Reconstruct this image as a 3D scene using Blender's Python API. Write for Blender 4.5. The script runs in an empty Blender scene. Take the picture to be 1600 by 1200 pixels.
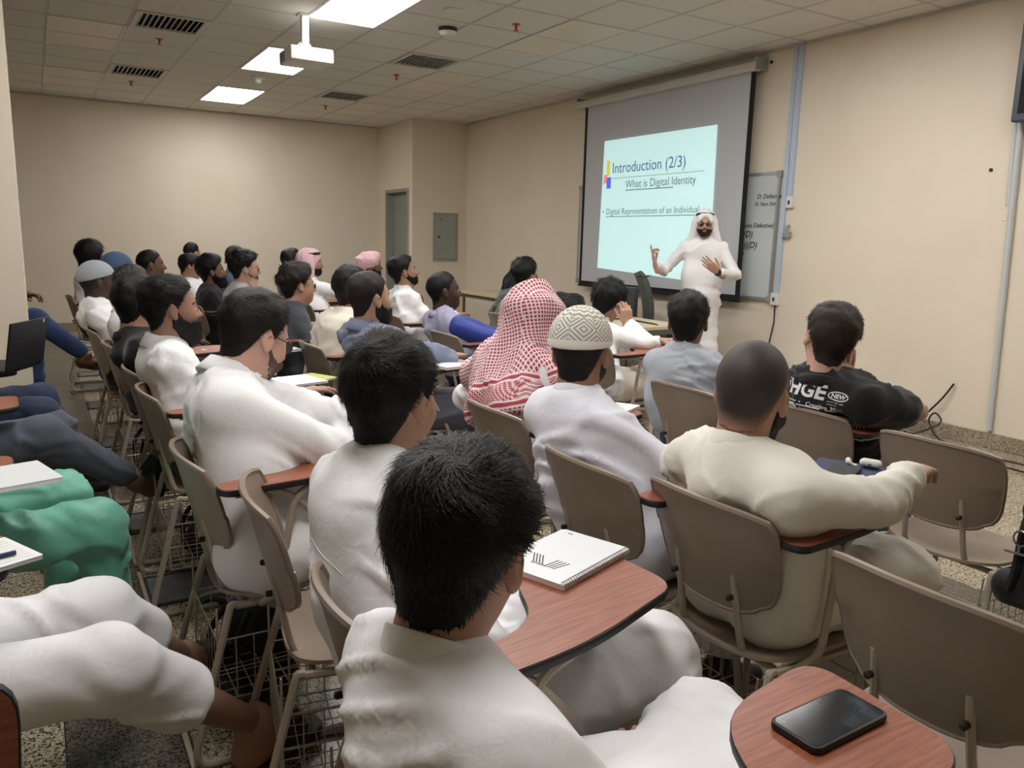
import bpy, bmesh, math, random
import numpy as np
from mathutils import Vector, Matrix
from mathutils.bvhtree import BVHTree

# ------------------------------------------------------------------ camera, world, exposure
SC = bpy.context.scene
COL = SC.collection
CAM_Z = 1.38
_cy, _cp, _cr = math.radians(31.0105), math.radians(10.2647), math.radians(1.45668)
_f = Vector((math.sin(_cy)*math.cos(_cp), math.cos(_cy)*math.cos(_cp), -math.sin(_cp)))
_r = Vector((math.cos(_cy), -math.sin(_cy), 0.0))
_u = _r.cross(_f)
_r2 = _r*math.cos(_cr)+_u*math.sin(_cr)
_u2 = -_r*math.sin(_cr)+_u*math.cos(_cr)
cd = bpy.data.cameras.new('camera')
cd.sensor_width = 36.0
cd.lens = 27.84
cd.clip_start = 0.05
cam = bpy.data.objects.new('camera', cd)
COL.objects.link(cam)
cam.matrix_world = Matrix(((_r2.x, _u2.x, -_f.x, 0), (_r2.y, _u2.y, -_f.y, 0), (_r2.z, _u2.z, -_f.z, CAM_Z), (0, 0, 0, 1)))
SC.camera = cam
w = bpy.data.worlds.new('world')
SC.world = w
w.use_nodes = True
w.node_tree.nodes['Background'].inputs[0].default_value = (0.9, 0.95, 1.0, 1)
w.node_tree.nodes['Background'].inputs[1].default_value = 0.0
SC.view_settings.view_transform = 'Standard'
SC.view_settings.look = 'None'
SC.view_settings.gamma = 1.0
SC.view_settings.exposure = 0.05
SC.view_settings.use_curve_mapping = False
SC.cycles.use_denoising = True
SC.cycles.max_bounces = 8
SC.cycles.diffuse_bounces = 5
SC.cycles.glossy_bounces = 3
SC.cycles.transmission_bounces = 4
SC.cycles.caustics_reflective = False
SC.cycles.caustics_refractive = False
SC.cycles.sample_clamp_indirect = 6.0
LIGHT_STRENGTH = 18.5
LIGHT_COLOR = (1.0, 0.985, 0.965)

# ------------------------------------------------------------------ helpers
def srgb(r, g, b):
    def c(v):
        v /= 255.0
        return v/12.92 if v <= 0.04045 else ((v+0.055)/1.055)**2.4
    return (c(r), c(g), c(b), 1.0)

_mats = {}
def mat(name, col, rough=0.6, metal=0.0, spec=0.5, bump=None, var=None, emit=None, sss=0.0, sheen=0.0, coat=0.0, coords='Object'):
    """Principled material; bump=(scale, strength, distance), var=(scale, second colour, low, high)"""
    if name in _mats:
        return _mats[name]
    m = bpy.data.materials.new(name)
    m.use_nodes = True
    nt = m.node_tree
    b = nt.nodes['Principled BSDF']
    b.inputs['Base Color'].default_value = col
    b.inputs['Roughness'].default_value = rough
    b.inputs['Metallic'].default_value = metal
    b.inputs['Specular IOR Level'].default_value = spec
    if sss:
        b.inputs['Subsurface Weight'].default_value = sss
        b.inputs['Subsurface Radius'].default_value = (0.012, 0.004, 0.002)
        b.inputs['Subsurface Scale'].default_value = 1.0
    if sheen:
        b.inputs['Sheen Weight'].default_value = sheen
        b.inputs['Sheen Roughness'].default_value = 0.4
    if coat:
        b.inputs['Coat Weight'].default_value = coat
        b.inputs['Coat Roughness'].default_value = 0.15
    if emit:
        b.inputs['Emission Color'].default_value = emit[0]
        b.inputs['Emission Strength'].default_value = emit[1]
    tc = None
    if bump or var:
        tc = nt.nodes.new('ShaderNodeTexCoord')
    if bump:
        n = nt.nodes.new('ShaderNodeTexNoise')
        n.inputs['Scale'].default_value = bump[0]
        n.inputs['Detail'].default_value = 4
        nt.links.new(tc.outputs[coords], n.inputs['Vector'])
        bp = nt.nodes.new('ShaderNodeBump')
        bp.inputs['Strength'].default_value = bump[1]
        bp.inputs['Distance'].default_value = bump[2]
        nt.links.new(n.outputs['Fac'], bp.inputs['Height'])
        nt.links.new(bp.outputs['Normal'], b.inputs['Normal'])
    if var:
        n = nt.nodes.new('ShaderNodeTexNoise')
        n.inputs['Scale'].default_value = var[0]
        n.inputs['Detail'].default_value = 5
        nt.links.new(tc.outputs[coords], n.inputs['Vector'])
        r = nt.nodes.new('ShaderNodeValToRGB')
        r.color_ramp.elements[0].position = var[2]
        r.color_ramp.elements[0].color = col
        r.color_ramp.elements[1].position = var[3]
        r.color_ramp.elements[1].color = var[1]
        nt.links.new(n.outputs['Fac'], r.inputs['Fac'])
        nt.links.new(r.outputs['Color'], b.inputs['Base Color'])
    _mats[name] = m
    return m

def link(name, me, m=None, parent=None, loc=None, smooth=False):
    o = bpy.data.objects.new(name, me)
    COL.objects.link(o)
    if m is not None:
        if isinstance(m, (list, tuple)):
            for x in m:
                me.materials.append(x)
        elif not me.materials:
            me.materials.append(m)
    if smooth:
        me.shade_smooth()
    if parent is not None:
        o.parent = parent
    if loc is not None:
        o.location = loc
    return o

def empty(name, loc=(0, 0, 0), rz=0.0):
    o = bpy.data.objects.new(name, None)
    o.empty_display_size = 0.1
    COL.objects.link(o)
    o.location = loc
    o.rotation_euler = (0, 0, rz)
    return o

def tag(o, label=None, cat=None, group=None, kind=None):
    if label:
        o['label'] = label
    if cat:
        o['category'] = cat
    if group:
        o['group'] = group
    if kind:
        o['kind'] = kind
    return o

def copy_tree(o, parent=None, depth=0):
    c = o.copy()
    COL.objects.link(c)
    if parent is not None:
        c.parent = parent
    for ch in list(o.children):
        copy_tree(ch, c, depth+1)
    return c

class MB:
    """collects vertices and faces for one mesh"""
    def __init__(s):
        s.v, s.f, s.mi = [], [], []
        s.cur = 0
    def add(s, vs, fs):
        n = len(s.v)
        s.v += [tuple(map(float, q)) for q in vs]
        s.f += [tuple(i+n for i in q) for q in fs]
        s.mi += [s.cur]*len(fs)
        return s
    def box(s, lo, hi):
        x0, y0, z0 = lo
        x1, y1, z1 = hi
        return s.add([(x0,y0,z0),(x1,y0,z0),(x1,y1,z0),(x0,y1,z0),(x0,y0,z1),(x1,y0,z1),(x1,y1,z1),(x0,y1,z1)],
                     [(0,3,2,1),(4,5,6,7),(0,1,5,4),(1,2,6,5),(2,3,7,6),(3,0,4,7)])
    def tube(s, pts, r, n=6, closed=False, caps=True):
        pts = [Vector(p) for p in pts]
        m = len(pts)
        rs = r if isinstance(r, (list, tuple)) else [r]*m
        up = None
        rings = []
        for i, p in enumerate(pts):
            if closed:
                t = (pts[(i+1) % m]-pts[i-1])
            else:
                t = pts[min(i+1, m-1)]-pts[max(i-1, 0)]
            if t.length < 1e-9:
                t = Vector((0, 0, 1))
            t.normalize()
            if up is None:
                up = Vector((0, 0, 1)) if abs(t.z) < 0.9 else Vector((1, 0, 0))
            a = up - t*up.dot(t)
            if a.length < 1e-6:
                a = t.orthogonal()
            a.normalize()
            up = a
            b = t.cross(a)
            rings.append([p+(a*math.cos(k*2*math.pi/n)+b*math.sin(k*2*math.pi/n))*rs[i] for k in range(n)])
        vs = [q for rg in rings for q in rg]
        fs = []
        for i in range(m if closed else m-1):
            j = (i+1) % m
            for k in range(n):
                l = (k+1) % n
                fs.append((i*n+k, i*n+l, j*n+l, j*n+k))
        if caps and not closed:
            fs.append(tuple(range(n))[::-1])
            fs.append(tuple((m-1)*n+k for k in range(n)))
        return s.add(vs, fs)
    def prism(s, poly, z0, z1):
        n = len(poly)
        vs = [(x, y, z0) for x, y in poly]+[(x, y, z1) for x, y in poly]
        fs = [tuple(range(n))[::-1], tuple(range(n, 2*n))]
        for k in range(n):
            fs.append((k, (k+1) % n, n+(k+1) % n, n+k))
        return s.add(vs, fs)
    def lathe(s, prof, n=24, c=(0, 0, 0), axis='z'):
        vs, fs = [], []
        for (r, z) in prof:
            for k in range(n):
                a = 2*math.pi*k/n
                q = (r*math.cos(a), r*math.sin(a), z)
                if axis == 'x':
                    q = (q[2], q[0], q[1])
                elif axis == 'y':
                    q = (q[0], q[2], q[1])
                vs.append((q[0]+c[0], q[1]+c[1], q[2]+c[2]))
        for i in range(len(prof)-1):
            for k in range(n):
                l = (k+1) % n
                fs.append((i*n+k, i*n+l, (i+1)*n+l, (i+1)*n+k))
        fs.append(tuple(range(n))[::-1])
        fs.append(tuple((len(prof)-1)*n+k for k in range(n)))
        return s.add(vs, fs)
    def xf(s, M):
        s.v = [tuple(M @ Vector(q)) for q in s.v]
        return s
    def mesh(s, name='m'):
        me = bpy.data.meshes.new(name)
        me.from_pydata(s.v, [], s.f)
        if any(s.mi):
            me.polygons.foreach_set('material_index', s.mi)
        me.update()
        bm = bmesh.new(); bm.from_mesh(me)
        bmesh.ops.recalc_face_normals(bm, faces=bm.faces)
        bm.to_mesh(me); bm.free()
        return me
    def build(s, name, m=None, parent=None, loc=None, smooth=False, bevel=0.0, seg=2):
        me = s.mesh(name)
        if bevel:
            bm = bmesh.new(); bm.from_mesh(me)
            bmesh.ops.bevel(bm, geom=[e for e in bm.edges if len(e.link_faces) == 2 and e.calc_face_angle(0) > 0.6], offset=bevel, segments=seg, affect='EDGES', profile=0.5)
            bm.to_mesh(me); bm.free()
        o = link(name, me, m, parent, loc)
        if smooth:
            me.shade_smooth()
            try:
                me.set_sharp_from_angle(angle=math.radians(40))
            except Exception:
                pass
        return o

def rrect(x0, y0, x1, y1, r, n=5):
    pts = []
    for cx, cy, a0 in ((x1-r, y1-r, 0), (x0+r, y1-r, 90), (x0+r, y0+r, 180), (x1-r, y0+r, 270)):
        for k in range(n+1):
            a = math.radians(a0+90*k/n)
            pts.append((cx+r*math.cos(a), cy+r*math.sin(a)))
    return pts

def rpoly(pts, rad, n=5):
    """polygon with rounded corners"""
    out = []
    m = len(pts)
    for i in range(m):
        p = Vector(pts[i]); a = Vector(pts[i-1]); b = Vector(pts[(i+1) % m])
        r = rad[i] if isinstance(rad, (list, tuple)) else rad
        d1 = (a-p).normalized(); d2 = (b-p).normalized()
        L = min(r, (a-p).length*0.49, (b-p).length*0.49)
        p1 = p+d1*L; p2 = p+d2*L
        for k in range(n+1):
            t = k/n
            q = p1*(1-t)**2+p*2*t*(1-t)+p2*t*t
            out.append((q.x, q.y))
    return out

def arc(pts, rad, n=4):
    """3-D polyline with rounded corners"""
    P = [Vector(p) for p in pts]
    out = [P[0]]
    for i in range(1, len(P)-1):
        p, a, b = P[i], P[i-1], P[i+1]
        L = min(rad, (a-p).length*0.49, (b-p).length*0.49)
        p1 = p+(a-p).normalized()*L; p2 = p+(b-p).normalized()*L
        for k in range(n+1):
            t = k/n
            out.append(p1*(1-t)**2+p*2*t*(1-t)+p2*t*t)
    out.append(P[-1])
    return out

def text_mesh(s, size, extrude=0.0005, shear=0.0, font=None, align='LEFT', offset=0.0, spacing=1.0):
    cu = bpy.data.curves.new('txt', 'FONT')
    cu.body = s
    cu.size = size
    cu.extrude = extrude
    cu.shear = shear
    cu.align_x = align
    cu.offset = offset
    cu.space_character = spacing
    cu.resolution_u = 3
    o = bpy.data.objects.new('txt', cu)
    COL.objects.link(o)
    dg = bpy.context.evaluated_depsgraph_get()
    me = bpy.data.meshes.new_from_object(o.evaluated_get(dg))
    bpy.data.objects.remove(o)
    return me

def xf_mesh(me, M):
    me.transform(M)
    return me
# ------------------------------------------------------------------ lamps: the ceiling panels that are on
XR, XL = 5.8, -3.4          # board wall, wall behind the left rows
YF, YN = 12.5, -3.2         # far wall, wall behind the camera
ZC = 3.11
GX0, GDX = 0.23, 0.592
GY0, GDY = 5.5, 0.606
def gx(i): return GX0+GDX*i
def gy(j): return GY0+GDY*j

M_DIFF_ON = mat('lamp_diffuser_lit', (1, 1, 1, 1), 0.5, emit=((LIGHT_COLOR[0], LIGHT_COLOR[1], LIGHT_COLOR[2], 1), LIGHT_STRENGTH))
M_DIFF_OFF = mat('lamp_diffuser_off', srgb(226, 218, 205), 0.4)
M_WHITE_METAL = mat('white_painted_metal', srgb(222, 220, 214), 0.45)
FIX = []   # (ix, iy, lit)
for iy in (0, 4, 8):
    FIX += [(3, iy, True), (0, iy, False), (6, iy, False)]
for iy in (-4, -8, -12):
    FIX += [(3, iy, iy == -4), (6, iy, iy != -12), (0, iy, iy != -12)]
FIX = [f for f in FIX if gy(f[1]) > YN]
n_lab = {(3, 0): 'lit ceiling light panel nearest the camera, beside the projector', (3, 4): 'lit ceiling light panel behind the projector, middle of the row',
         (3, 8): 'lit ceiling light panel farthest away, near the far wall', (0, 4): 'unlit ceiling light panel left of the big air vent',
         (0, 8): 'unlit ceiling light panel at far left near the far wall', (6, 0): 'unlit ceiling light panel nearest above the projection screen side',
         (6, 4): 'unlit ceiling light panel above the wall corner, middle one', (6, 8): 'unlit ceiling light panel farthest on the screen side',
         (0, 0): 'unlit ceiling light panel at left edge close to camera'}
for (ix, iy, lit) in FIX:
    t = empty('ceiling_light', (gx(ix)+GDX/2, gy(iy)+GDY, ZC))
    tag(t, n_lab.get((ix, iy), ('lit' if lit else 'unlit')+' light panel %s the frame, %s row from the board wall' % ({-4: 'just above', -8: 'overhead, outside', -12: 'behind the camera, outside'}.get(iy, ''), 'first' if ix == 6 else 'second' if ix == 3 else 'third')), 'ceiling light', 'recessed ceiling light panels')
    fr = MB()
    a, b = GDX/2-0.012, GDY-0.012
    for s_ in (-1, 1):
        fr.box((s_*a-0.012, -b-0.012, -0.006), (s_*a+0.012, b+0.012, 0.02))
        fr.box((-a, s_*b-0.012, -0.0055), (a, s_*b+0.012, 0.02))
    if not lit:
        fr.box((-a, -0.006, -0.005), (a, 0.006, 0.02))
    fr.build('frame', M_WHITE_METAL, t)
    MB().box((-a+0.012, -b+0.012, -0.001), (a-0.012, b-0.012, 0.012)).build('diffuser', M_DIFF_ON if lit else M_DIFF_OFF, t)

# ------------------------------------------------------------------ room shell
M_WALL = mat('cream_paint', srgb(230, 218, 200), 0.75, bump=(220, 0.12, 0.001), var=(1.3, srgb(224, 211, 191), 0.35, 0.7))
M_GYP = mat('ceiling_board', srgb(222, 219, 213), 0.9, bump=(260, 0.25, 0.001))
M_TBAR = mat('ceiling_bar', srgb(192, 189, 184), 0.5)
M_GREY_METAL = mat('grey_enamel_metal', srgb(150, 156, 150), 0.45)
M_DOOR = mat('grey_green_door_paint', srgb(140, 145, 135), 0.5)

def wallbox(name, lo, hi, m=None):
    o = MB().box(lo, hi).build(name, m or M_WALL)
    o['kind'] = 'structure'
    return o
wallbox('wall_right', (XR, YN, 0), (XR+0.15, YF+0.15, ZC+0.1))
wallbox('wall_back', (XL-0.15, YF, 0), (XR, YF+0.15, ZC+0.1))
wallbox('wall_front', (XL-0.15, YN-0.15, 0), (XR+0.15, YN, ZC+0.1))
wallbox('wall_left', (XL-0.15, YN, 0), (XL, YF, ZC+0.1))
wallbox('wall_pillar', (-2.3, 5.3, 0), (-0.057, 5.75, ZC))
# the boxed out corner with the door in its side (opening 11.32..12.2, up to 2.09)
box = MB()
box.box((4.9, 11.17, 0), (5.8, 11.30, ZC))
box.box((4.9, 11.30, 2.12), (5.05, YF, ZC))
box.box((4.9, 12.22, 0), (5.05, YF, 2.12))
box.box((4.9+0.62, 11.30, 0), (5.8, YF, 2.12))
o = box.build('wall_corner', M_WALL); o['kind'] = 'structure'
d = empty('door_1', (4.9, 11.3, 0)); d['kind'] = 'structure'
f = MB()
f.box((-0.012, 0.0, 0), (0.14, 0.05, 2.12)); f.box((-0.012, 0.87, 0), (0.14, 0.92, 2.12)); f.box((-0.012, 0.05, 2.07), (0.14, 0.87, 2.12))
f.build('door_frame', M_GREY_METAL, d)
lf = MB().box((0.10, 0.05, 0.01), (0.14, 0.87, 2.07)).build('door_leaf', M_DOOR, d)
MB().tube([(0.095, 0.80, 1.0), (0.05, 0.80, 1.0), (0.05, 0.70, 1.0)], 0.009).build('door_handle', M_GREY_METAL, d)
# niche behind the frame: the leaf stands back, so the reveal is dark
# ------------------------------------------------------------------ baseboards (speckled terrazzo)
def terrazzo(name, base, chip, chip2, rough=0.22, scale=190, gr=0.0):
    m = bpy.data.materials.new(name); m.use_nodes = True
    nt = m.node_tree; N = nt.nodes; L = nt.links
    b = N['Principled BSDF']; b.inputs['Roughness'].default_value = rough
    tc = N.new('ShaderNodeTexCoord')
    v = N.new('ShaderNodeTexVoronoi'); v.inputs['Scale'].default_value = scale; v.feature = 'F1'
    geo = N.new('ShaderNodeNewGeometry')
    L.new(geo.outputs['Position'], v.inputs['Vector'])
    r = N.new('ShaderNodeValToRGB'); r.color_ramp.interpolation = 'CONSTANT'
    e = r.color_ramp.elements
    e[0].position = 0.0; e[0].color = chip
    e[1].position = 0.27; e[1].color = base
    x = e.new(0.62); x.color = chip2
    x = e.new(0.80); x.color = base
    sp = N.new('ShaderNodeSeparateColor')
    L.new(v.outputs['Color'], sp.inputs[0])
    L.new(sp.outputs[0], r.inputs['Fac'])
    n = N.new('ShaderNodeTexNoise'); n.inputs['Scale'].default_value = 2.1; n.inputs['Detail'].default_value = 3
    L.new(geo.outputs['Position'], n.inputs['Vector'])
    mr = N.new('ShaderNodeMapRange'); mr.inputs[1].default_value = 0.3; mr.inputs[2].default_value = 0.7; mr.inputs[3].default_value = 0.85; mr.inputs[4].default_value = 1.05
    L.new(n.outputs['Fac'], mr.inputs[0])
    mx = N.new('ShaderNodeMix'); mx.data_type = 'RGBA'; mx.blend_type = 'MULTIPLY'; mx.inputs[0].default_value = 1.0
    L.new(r.outputs['Color'], mx.inputs[6])
    cmb = N.new('ShaderNodeCombineColor')
    for k in range(3): L.new(mr.outputs[0], cmb.inputs[k])
    L.new(cmb.outputs[0], mx.inputs[7])
    L.new(mx.outputs[2], b.inputs['Base Color'])
    mr2 = N.new('ShaderNodeMapRange'); mr2.inputs[3].default_value = rough*0.7; mr2.inputs[4].default_value = rough*1.5
    L.new(n.outputs['Fac'], mr2.inputs[0]); L.new(mr2.outputs[0], b.inputs['Roughness'])
    return m
M_TERR = terrazzo('beige_terrazzo', srgb(168, 156, 132), srgb(66, 58, 48), srgb(196, 186, 162))
M_TERRD = terrazzo('dark_terrazzo', srgb(92, 84, 75), srgb(52, 46, 42), srgb(116, 106, 94))
M_BASE = terrazzo('terrazzo_skirting', srgb(160, 148, 126), srgb(92, 80, 66), srgb(184, 174, 152), rough=0.4, scale=200)
def base(name, lo, hi):
    o = MB().box(lo, hi).build(name, M_BASE, bevel=0.003, seg=1); o['kind'] = 'structure'
base('baseboard_right', (XR-0.018, YN, 0), (XR, 11.17, 0.11))
base('baseboard_back', (XL, YF-0.018, 0), (4.9, YF, 0.11))
base('baseboard_left', (XL, YN, 0), (XL+0.018, YF, 0.11))
base('baseboard_corner', (4.9, 11.152, 0), (XR-0.018, 11.17, 0.11))
base('baseboard_pillar', (-2.3, 5.282, 0), (-0.057, 5.3, 0.11))
# ------------------------------------------------------------------ floor: slabs as parts
fl = MB().box((XL-0.15, YN-0.15, -0.12), (XR+0.15, YF+0.15, -0.012)).build('floor', mat('floor_screed', srgb(96, 90, 80), 0.8))
fl['kind'] = 'structure'
def tilemesh(wx, wy, m, g=0.0016):
    me = MB().box((g, g, -0.012), (wx-g, wy-g, 0)).mesh('floor_tile'); me.materials.append(m); return me
tb = tilemesh(0.6, 0.6, M_TERR); td = tilemesh(0.3, 0.6, M_TERRD); te = tilemesh(0.4, 0.6, M_TERR); tdx = tilemesh(0.6, 0.3, M_TERRD); tc3 = tilemesh(0.3, 0.3, M_TERRD)
cols = [(-0.02, 0.3, 'd'), (0.28, 0.6, 'b'), (0.88, 0.6, 'b'), (1.48, 0.6, 'b'), (2.08, 0.6, 'b'), (2.68, 0.3, 'b3'), (2.98, 0.3, 'd'), (3.28, 0.6, 'b'), (3.88, 0.6, 'b'), (4.48, 0.6, 'b'), (5.08, 0.6, 'b')]
tb3 = tilemesh(0.3, 0.6, M_TERR)
ys = []
y = 0.3
while y < 12.4:
    ys.append(y); y += 0.6
for (x, wx, k) in cols:
    for y in ys:
        if y < 1.5 and x < 1.0 and False: continue
        me = {'d': td, 'b': tb, 'b3': tb3}[k]
        o = bpy.data.objects.new('floor_tile', me); COL.objects.link(o); o.parent = fl; o.location = (x, y, 0)
# outskirts that the camera does not see: plain slabs of the same floor
MB().box((XL, YN, -0.012), (-0.0216, YF, 0)).build('floor_field', M_TERR, fl)
MB().box((-0.02, YN, -0.012), (XR, 0.2984, 0)).build('floor_field', M_TERR, fl)
MB().box((5.68, 0.3, -0.012), (XR, YF, 0)).build('floor_field', M_TERR, fl)
# ------------------------------------------------------------------ ceiling: grid bars and boards
ce = MB().box((XL-0.15, YN-0.15, ZC+0.05), (XR+0.15, YF+0.15, ZC+0.15)).build('ceiling', mat('ceiling_void', srgb(90, 88, 85), 0.9))
ce['kind'] = 'structure'
lit_cells = set()
for (ix, iy, lit) in FIX:
    lit_cells |= {(ix, iy), (ix, iy+1)}
VENTS = [(1, 3), (1, 7), (5, 3), (5, 7), (1, -1)]
tm = MB().box((0.012, 0.012, 0.002), (GDX-0.012, GDY-0.012, 0.016)).mesh('ceiling_tile'); tm.materials.append(M_GYP)
tq = MB().box((0.012, 0.012, 0.002), (5.8-gx(9)-0.012, GDY-0.012, 0.016)).mesh('ceiling_tile'); tq.materials.append(M_GYP)
for i in range(-1, 10):
    for j in range(-5, 12):
        if (i, j) in lit_cells or (i, j) in VENTS: continue
        if i >= 8 and j == 11: continue
        o = bpy.data.objects.new('ceiling_tile', tq if i == 9 else tm); COL.objects.link(o); o.parent = ce
        o.location = (gx(i), gy(j), ZC)
far = MB()
for j in range(-15, -5):
    for i in range(-7, 10):
        if (i, j) in lit_cells or gy(j) < YN-0.1: continue
        far.box((gx(i)+0.012, gy(j)+0.012, ZC+0.002), (min(gx(i+1), XR)-0.012, gy(j+1)-0.012, ZC+0.016))
for j in range(-5, 12):
    for i in range(-7, -1):
        far.box((gx(i)+0.012, gy(j)+0.012, ZC+0.002), (gx(i+1)-0.012, gy(j+1)-0.012, ZC+0.016))
o = far.build('tile_field', M_GYP, ce); o['kind'] = 'stuff'
xb = MB().box((-0.012, YN, 0), (0.012, YF, 0.01)).mesh('grid_bar'); xb.materials.append(M_TBAR)
yb = MB().box((XL, -0.012, 0.0005), (XR, 0.012, 0.0095)).mesh('grid_bar'); yb.materials.append(M_TBAR)
for i in range(-6, 10):
    o = bpy.data.objects.new('grid_bar', xb); COL.objects.link(o); o.parent = ce; o.location = (gx(i), 0, ZC)
for j in range(-14, 12):
    o = bpy.data.objects.new('grid_bar', yb); COL.objects.link(o); o.parent = ce; o.location = (0, gy(j), ZC)
tr = MB(); tr.box((XR-0.02, YN, ZC-0.02), (XR, 11.17, ZC)); tr.build('trim_1', M_TBAR)['kind'] = 'structure'
tr = MB(); tr.box((XL, YF-0.02, ZC-0.02), (4.9, YF, ZC)); tr.build('trim_2', M_TBAR)['kind'] = 'structure'
# ------------------------------------------------------------------ ceiling vents
M_VENT = mat('vent_metal', srgb(205, 203, 198), 0.5)
M_VENTIN = mat('vent_duct_inside', srgb(42, 40, 38), 0.8)
vl = ['slatted square air vent nearest, left of the projector', 'slatted air vent farther left near the far wall', 'dark slatted air vent above the corner cabinet', 'small far air vent beyond the right round sensor', 'slatted air vent over the left rows near the camera']
for (c, lab) in zip(VENTS, vl):
    t = empty('air_vent', (gx(c[0])+GDX/2, gy(c[1])+GDY/2, ZC)); tag(t, lab, 'air vent', 'ceiling air vents')
    a, b = GDX/2-0.012, GDY/2-0.012
    fr = MB()
    for s_ in (-1, 1):
        fr.box((s_*(a-0.02)-0.02, -b, -0.008), (s_*(a-0.02)+0.02, b, 0.01)); fr.box((-a+0.04, s_*(b-0.02)-0.02, -0.008), (a-0.04, s_*(b-0.02)+0.02, 0.01))
    fr.build('frame', M_VENT, t)
    MB().box((-a, -b, 0.03), (a, b, 0.045)).build('duct', M_VENTIN, t)
    sm = MB(); sm.add([(-0.005, -b+0.04, -0.006), (0.028, -b+0.04, 0.028), (0.028, b-0.04, 0.028), (-0.005, b-0.04, -0.006), (-0.008, -b+0.04, -0.003), (0.025, -b+0.04, 0.031), (0.025, b-0.04, 0.031), (-0.008, b-0.04, -0.003)],
                      [(0, 1, 2, 3), (7, 6, 5, 4), (0, 4, 5, 1), (2, 6, 7, 3), (1, 5, 6, 2), (3, 7, 4, 0)])
    smm = sm.mesh('slat'); smm.materials.append(M_VENT)
    for k in range(11):
        o = bpy.data.objects.new('slat', smm); COL.objects.link(o); o.parent = t; o.location = (-a+0.05+k*(2*a-0.1)/10.6, 0, 0)
# ------------------------------------------------------------------ sprinklers, detectors, projector
M_BRASS = mat('orange_brass', srgb(176, 92, 42), 0.35, metal=0.7)
M_WPLAST = mat('white_plastic', srgb(224, 223, 218), 0.4)
M_DKPL = mat('black_plastic', srgb(28, 28, 30), 0.45)
sl = ['brass sprinkler below the nearest left air vent', 'brass sprinkler below the farther left air vent', 'small brass sprinkler farthest away near the far vent', 'brass sprinkler beside the dark vent over the corner', 'brass sprinkler nearest the camera on the right']
for (x, y), lab in zip([(1.12, 8.27), (1.12, 10.73), (3.52, 10.93), (3.5, 8.41), (3.5, 5.9)], sl):
    t = empty('sprinkler', (x, y, ZC)); tag(t, lab, 'sprinkler', 'ceiling sprinklers')
    MB().lathe([(0.001, -0.004), (0.034, -0.004), (0.036, 0.0)], 14).build('rosette', M_BRASS, t, smooth=True)
    MB().lathe([(0.006, -0.045), (0.012, -0.02), (0.012, -0.004)], 10).build('nozzle', M_BRASS, t, smooth=True)
    MB().lathe([(0.001, -0.05), (0.024, -0.05), (0.024, -0.046), (0.001, -0.0455)], 12).build('deflector', M_BRASS, t)
t = empty('smoke_detector', (3.1, 6.34, ZC)); tag(t, 'white round smoke detector with dark base, right of the projector', 'smoke detector')
MB().lathe([(0.05, -0.03), (0.075, -0.03), (0.08, 0.0)], 24).build('base', M_DKPL, t, smooth=True)
MB().lathe([(0.03, -0.062), (0.055, -0.055), (0.075, -0.035), (0.075, -0.03)], 24).build('cover', M_WPLAST, t, smooth=True)
t = empty('smoke_detector', (2.29, 9.51, ZC)); tag(t, 'white stepped smoke detector between the two far lit panels', 'smoke detector')
MB().lathe([(0.06, -0.02), (0.08, -0.015), (0.085, 0.0)], 24).build('base', M_WPLAST, t, smooth=True)
MB().lathe([(0.02, -0.07), (0.038, -0.06), (0.045, -0.02)], 20).build('cover', M_WPLAST, t, smooth=True)
t = MB().lathe([(0.05, -0.012), (0.07, -0.008), (0.075, 0.0)], 24, c=(2.9, 5.84, ZC)).build('speaker_disc', M_WPLAST, smooth=True); tag(t, 'flat pale round disc on a ceiling tile near the top edge', 'ceiling fitting')
# projector
t = empty('projector', (1.98, 6.65, ZC)); tag(t, 'white ceiling projector hanging from a short pole', 'projector')
pz = -0.33
MB().box((-0.155, -0.15, pz-0.045), (0.19, 0.2, pz+0.06)).build('body', M_WPLAST, t, bevel=0.012, smooth=True)
MB().box((-0.028, -0.03, pz+0.09), (0.028, 0.03, 0.0)).build('pole', M_WPLAST, t, bevel=0.004)
MB().box((-0.05, -0.05, -0.012), (0.05, 0.05, 0.0)).build('mount_plate', M_WPLAST, t)
b = MB(); b.box((-0.075, -0.06, pz+0.06), (0.06, 0.06, pz+0.072)); b.box((-0.045, -0.035, pz+0.07), (0.04, 0.035, pz+0.10)); b.tube([(-0.07, 0, pz+0.068), (-0.02, 0, pz+0.12)], 0.012)
b.build('bracket', M_WPLAST, t)
MB().lathe([(0.03, 0.19), (0.032, 0.205), (0.02, 0.207)], 18, c=(0, 0.05, pz+0.005), axis='x').build('lens', M_DKPL, t, smooth=True)
v = MB()
for k in range(5): v.box((-0.158, 0.03+k*0.03, pz-0.03), (-0.1545, 0.045+k*0.03, pz+0.04))
v.build('vent_grille', mat('projector_grille', srgb(120, 120, 122), 0.6), t)
MB().box((-0.07, -0.152, pz-0.012), (0.13, -0.1495, pz+0.025)).build('side_panel', mat('projector_panel', srgb(212, 212, 212), 0.5), t)
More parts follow.
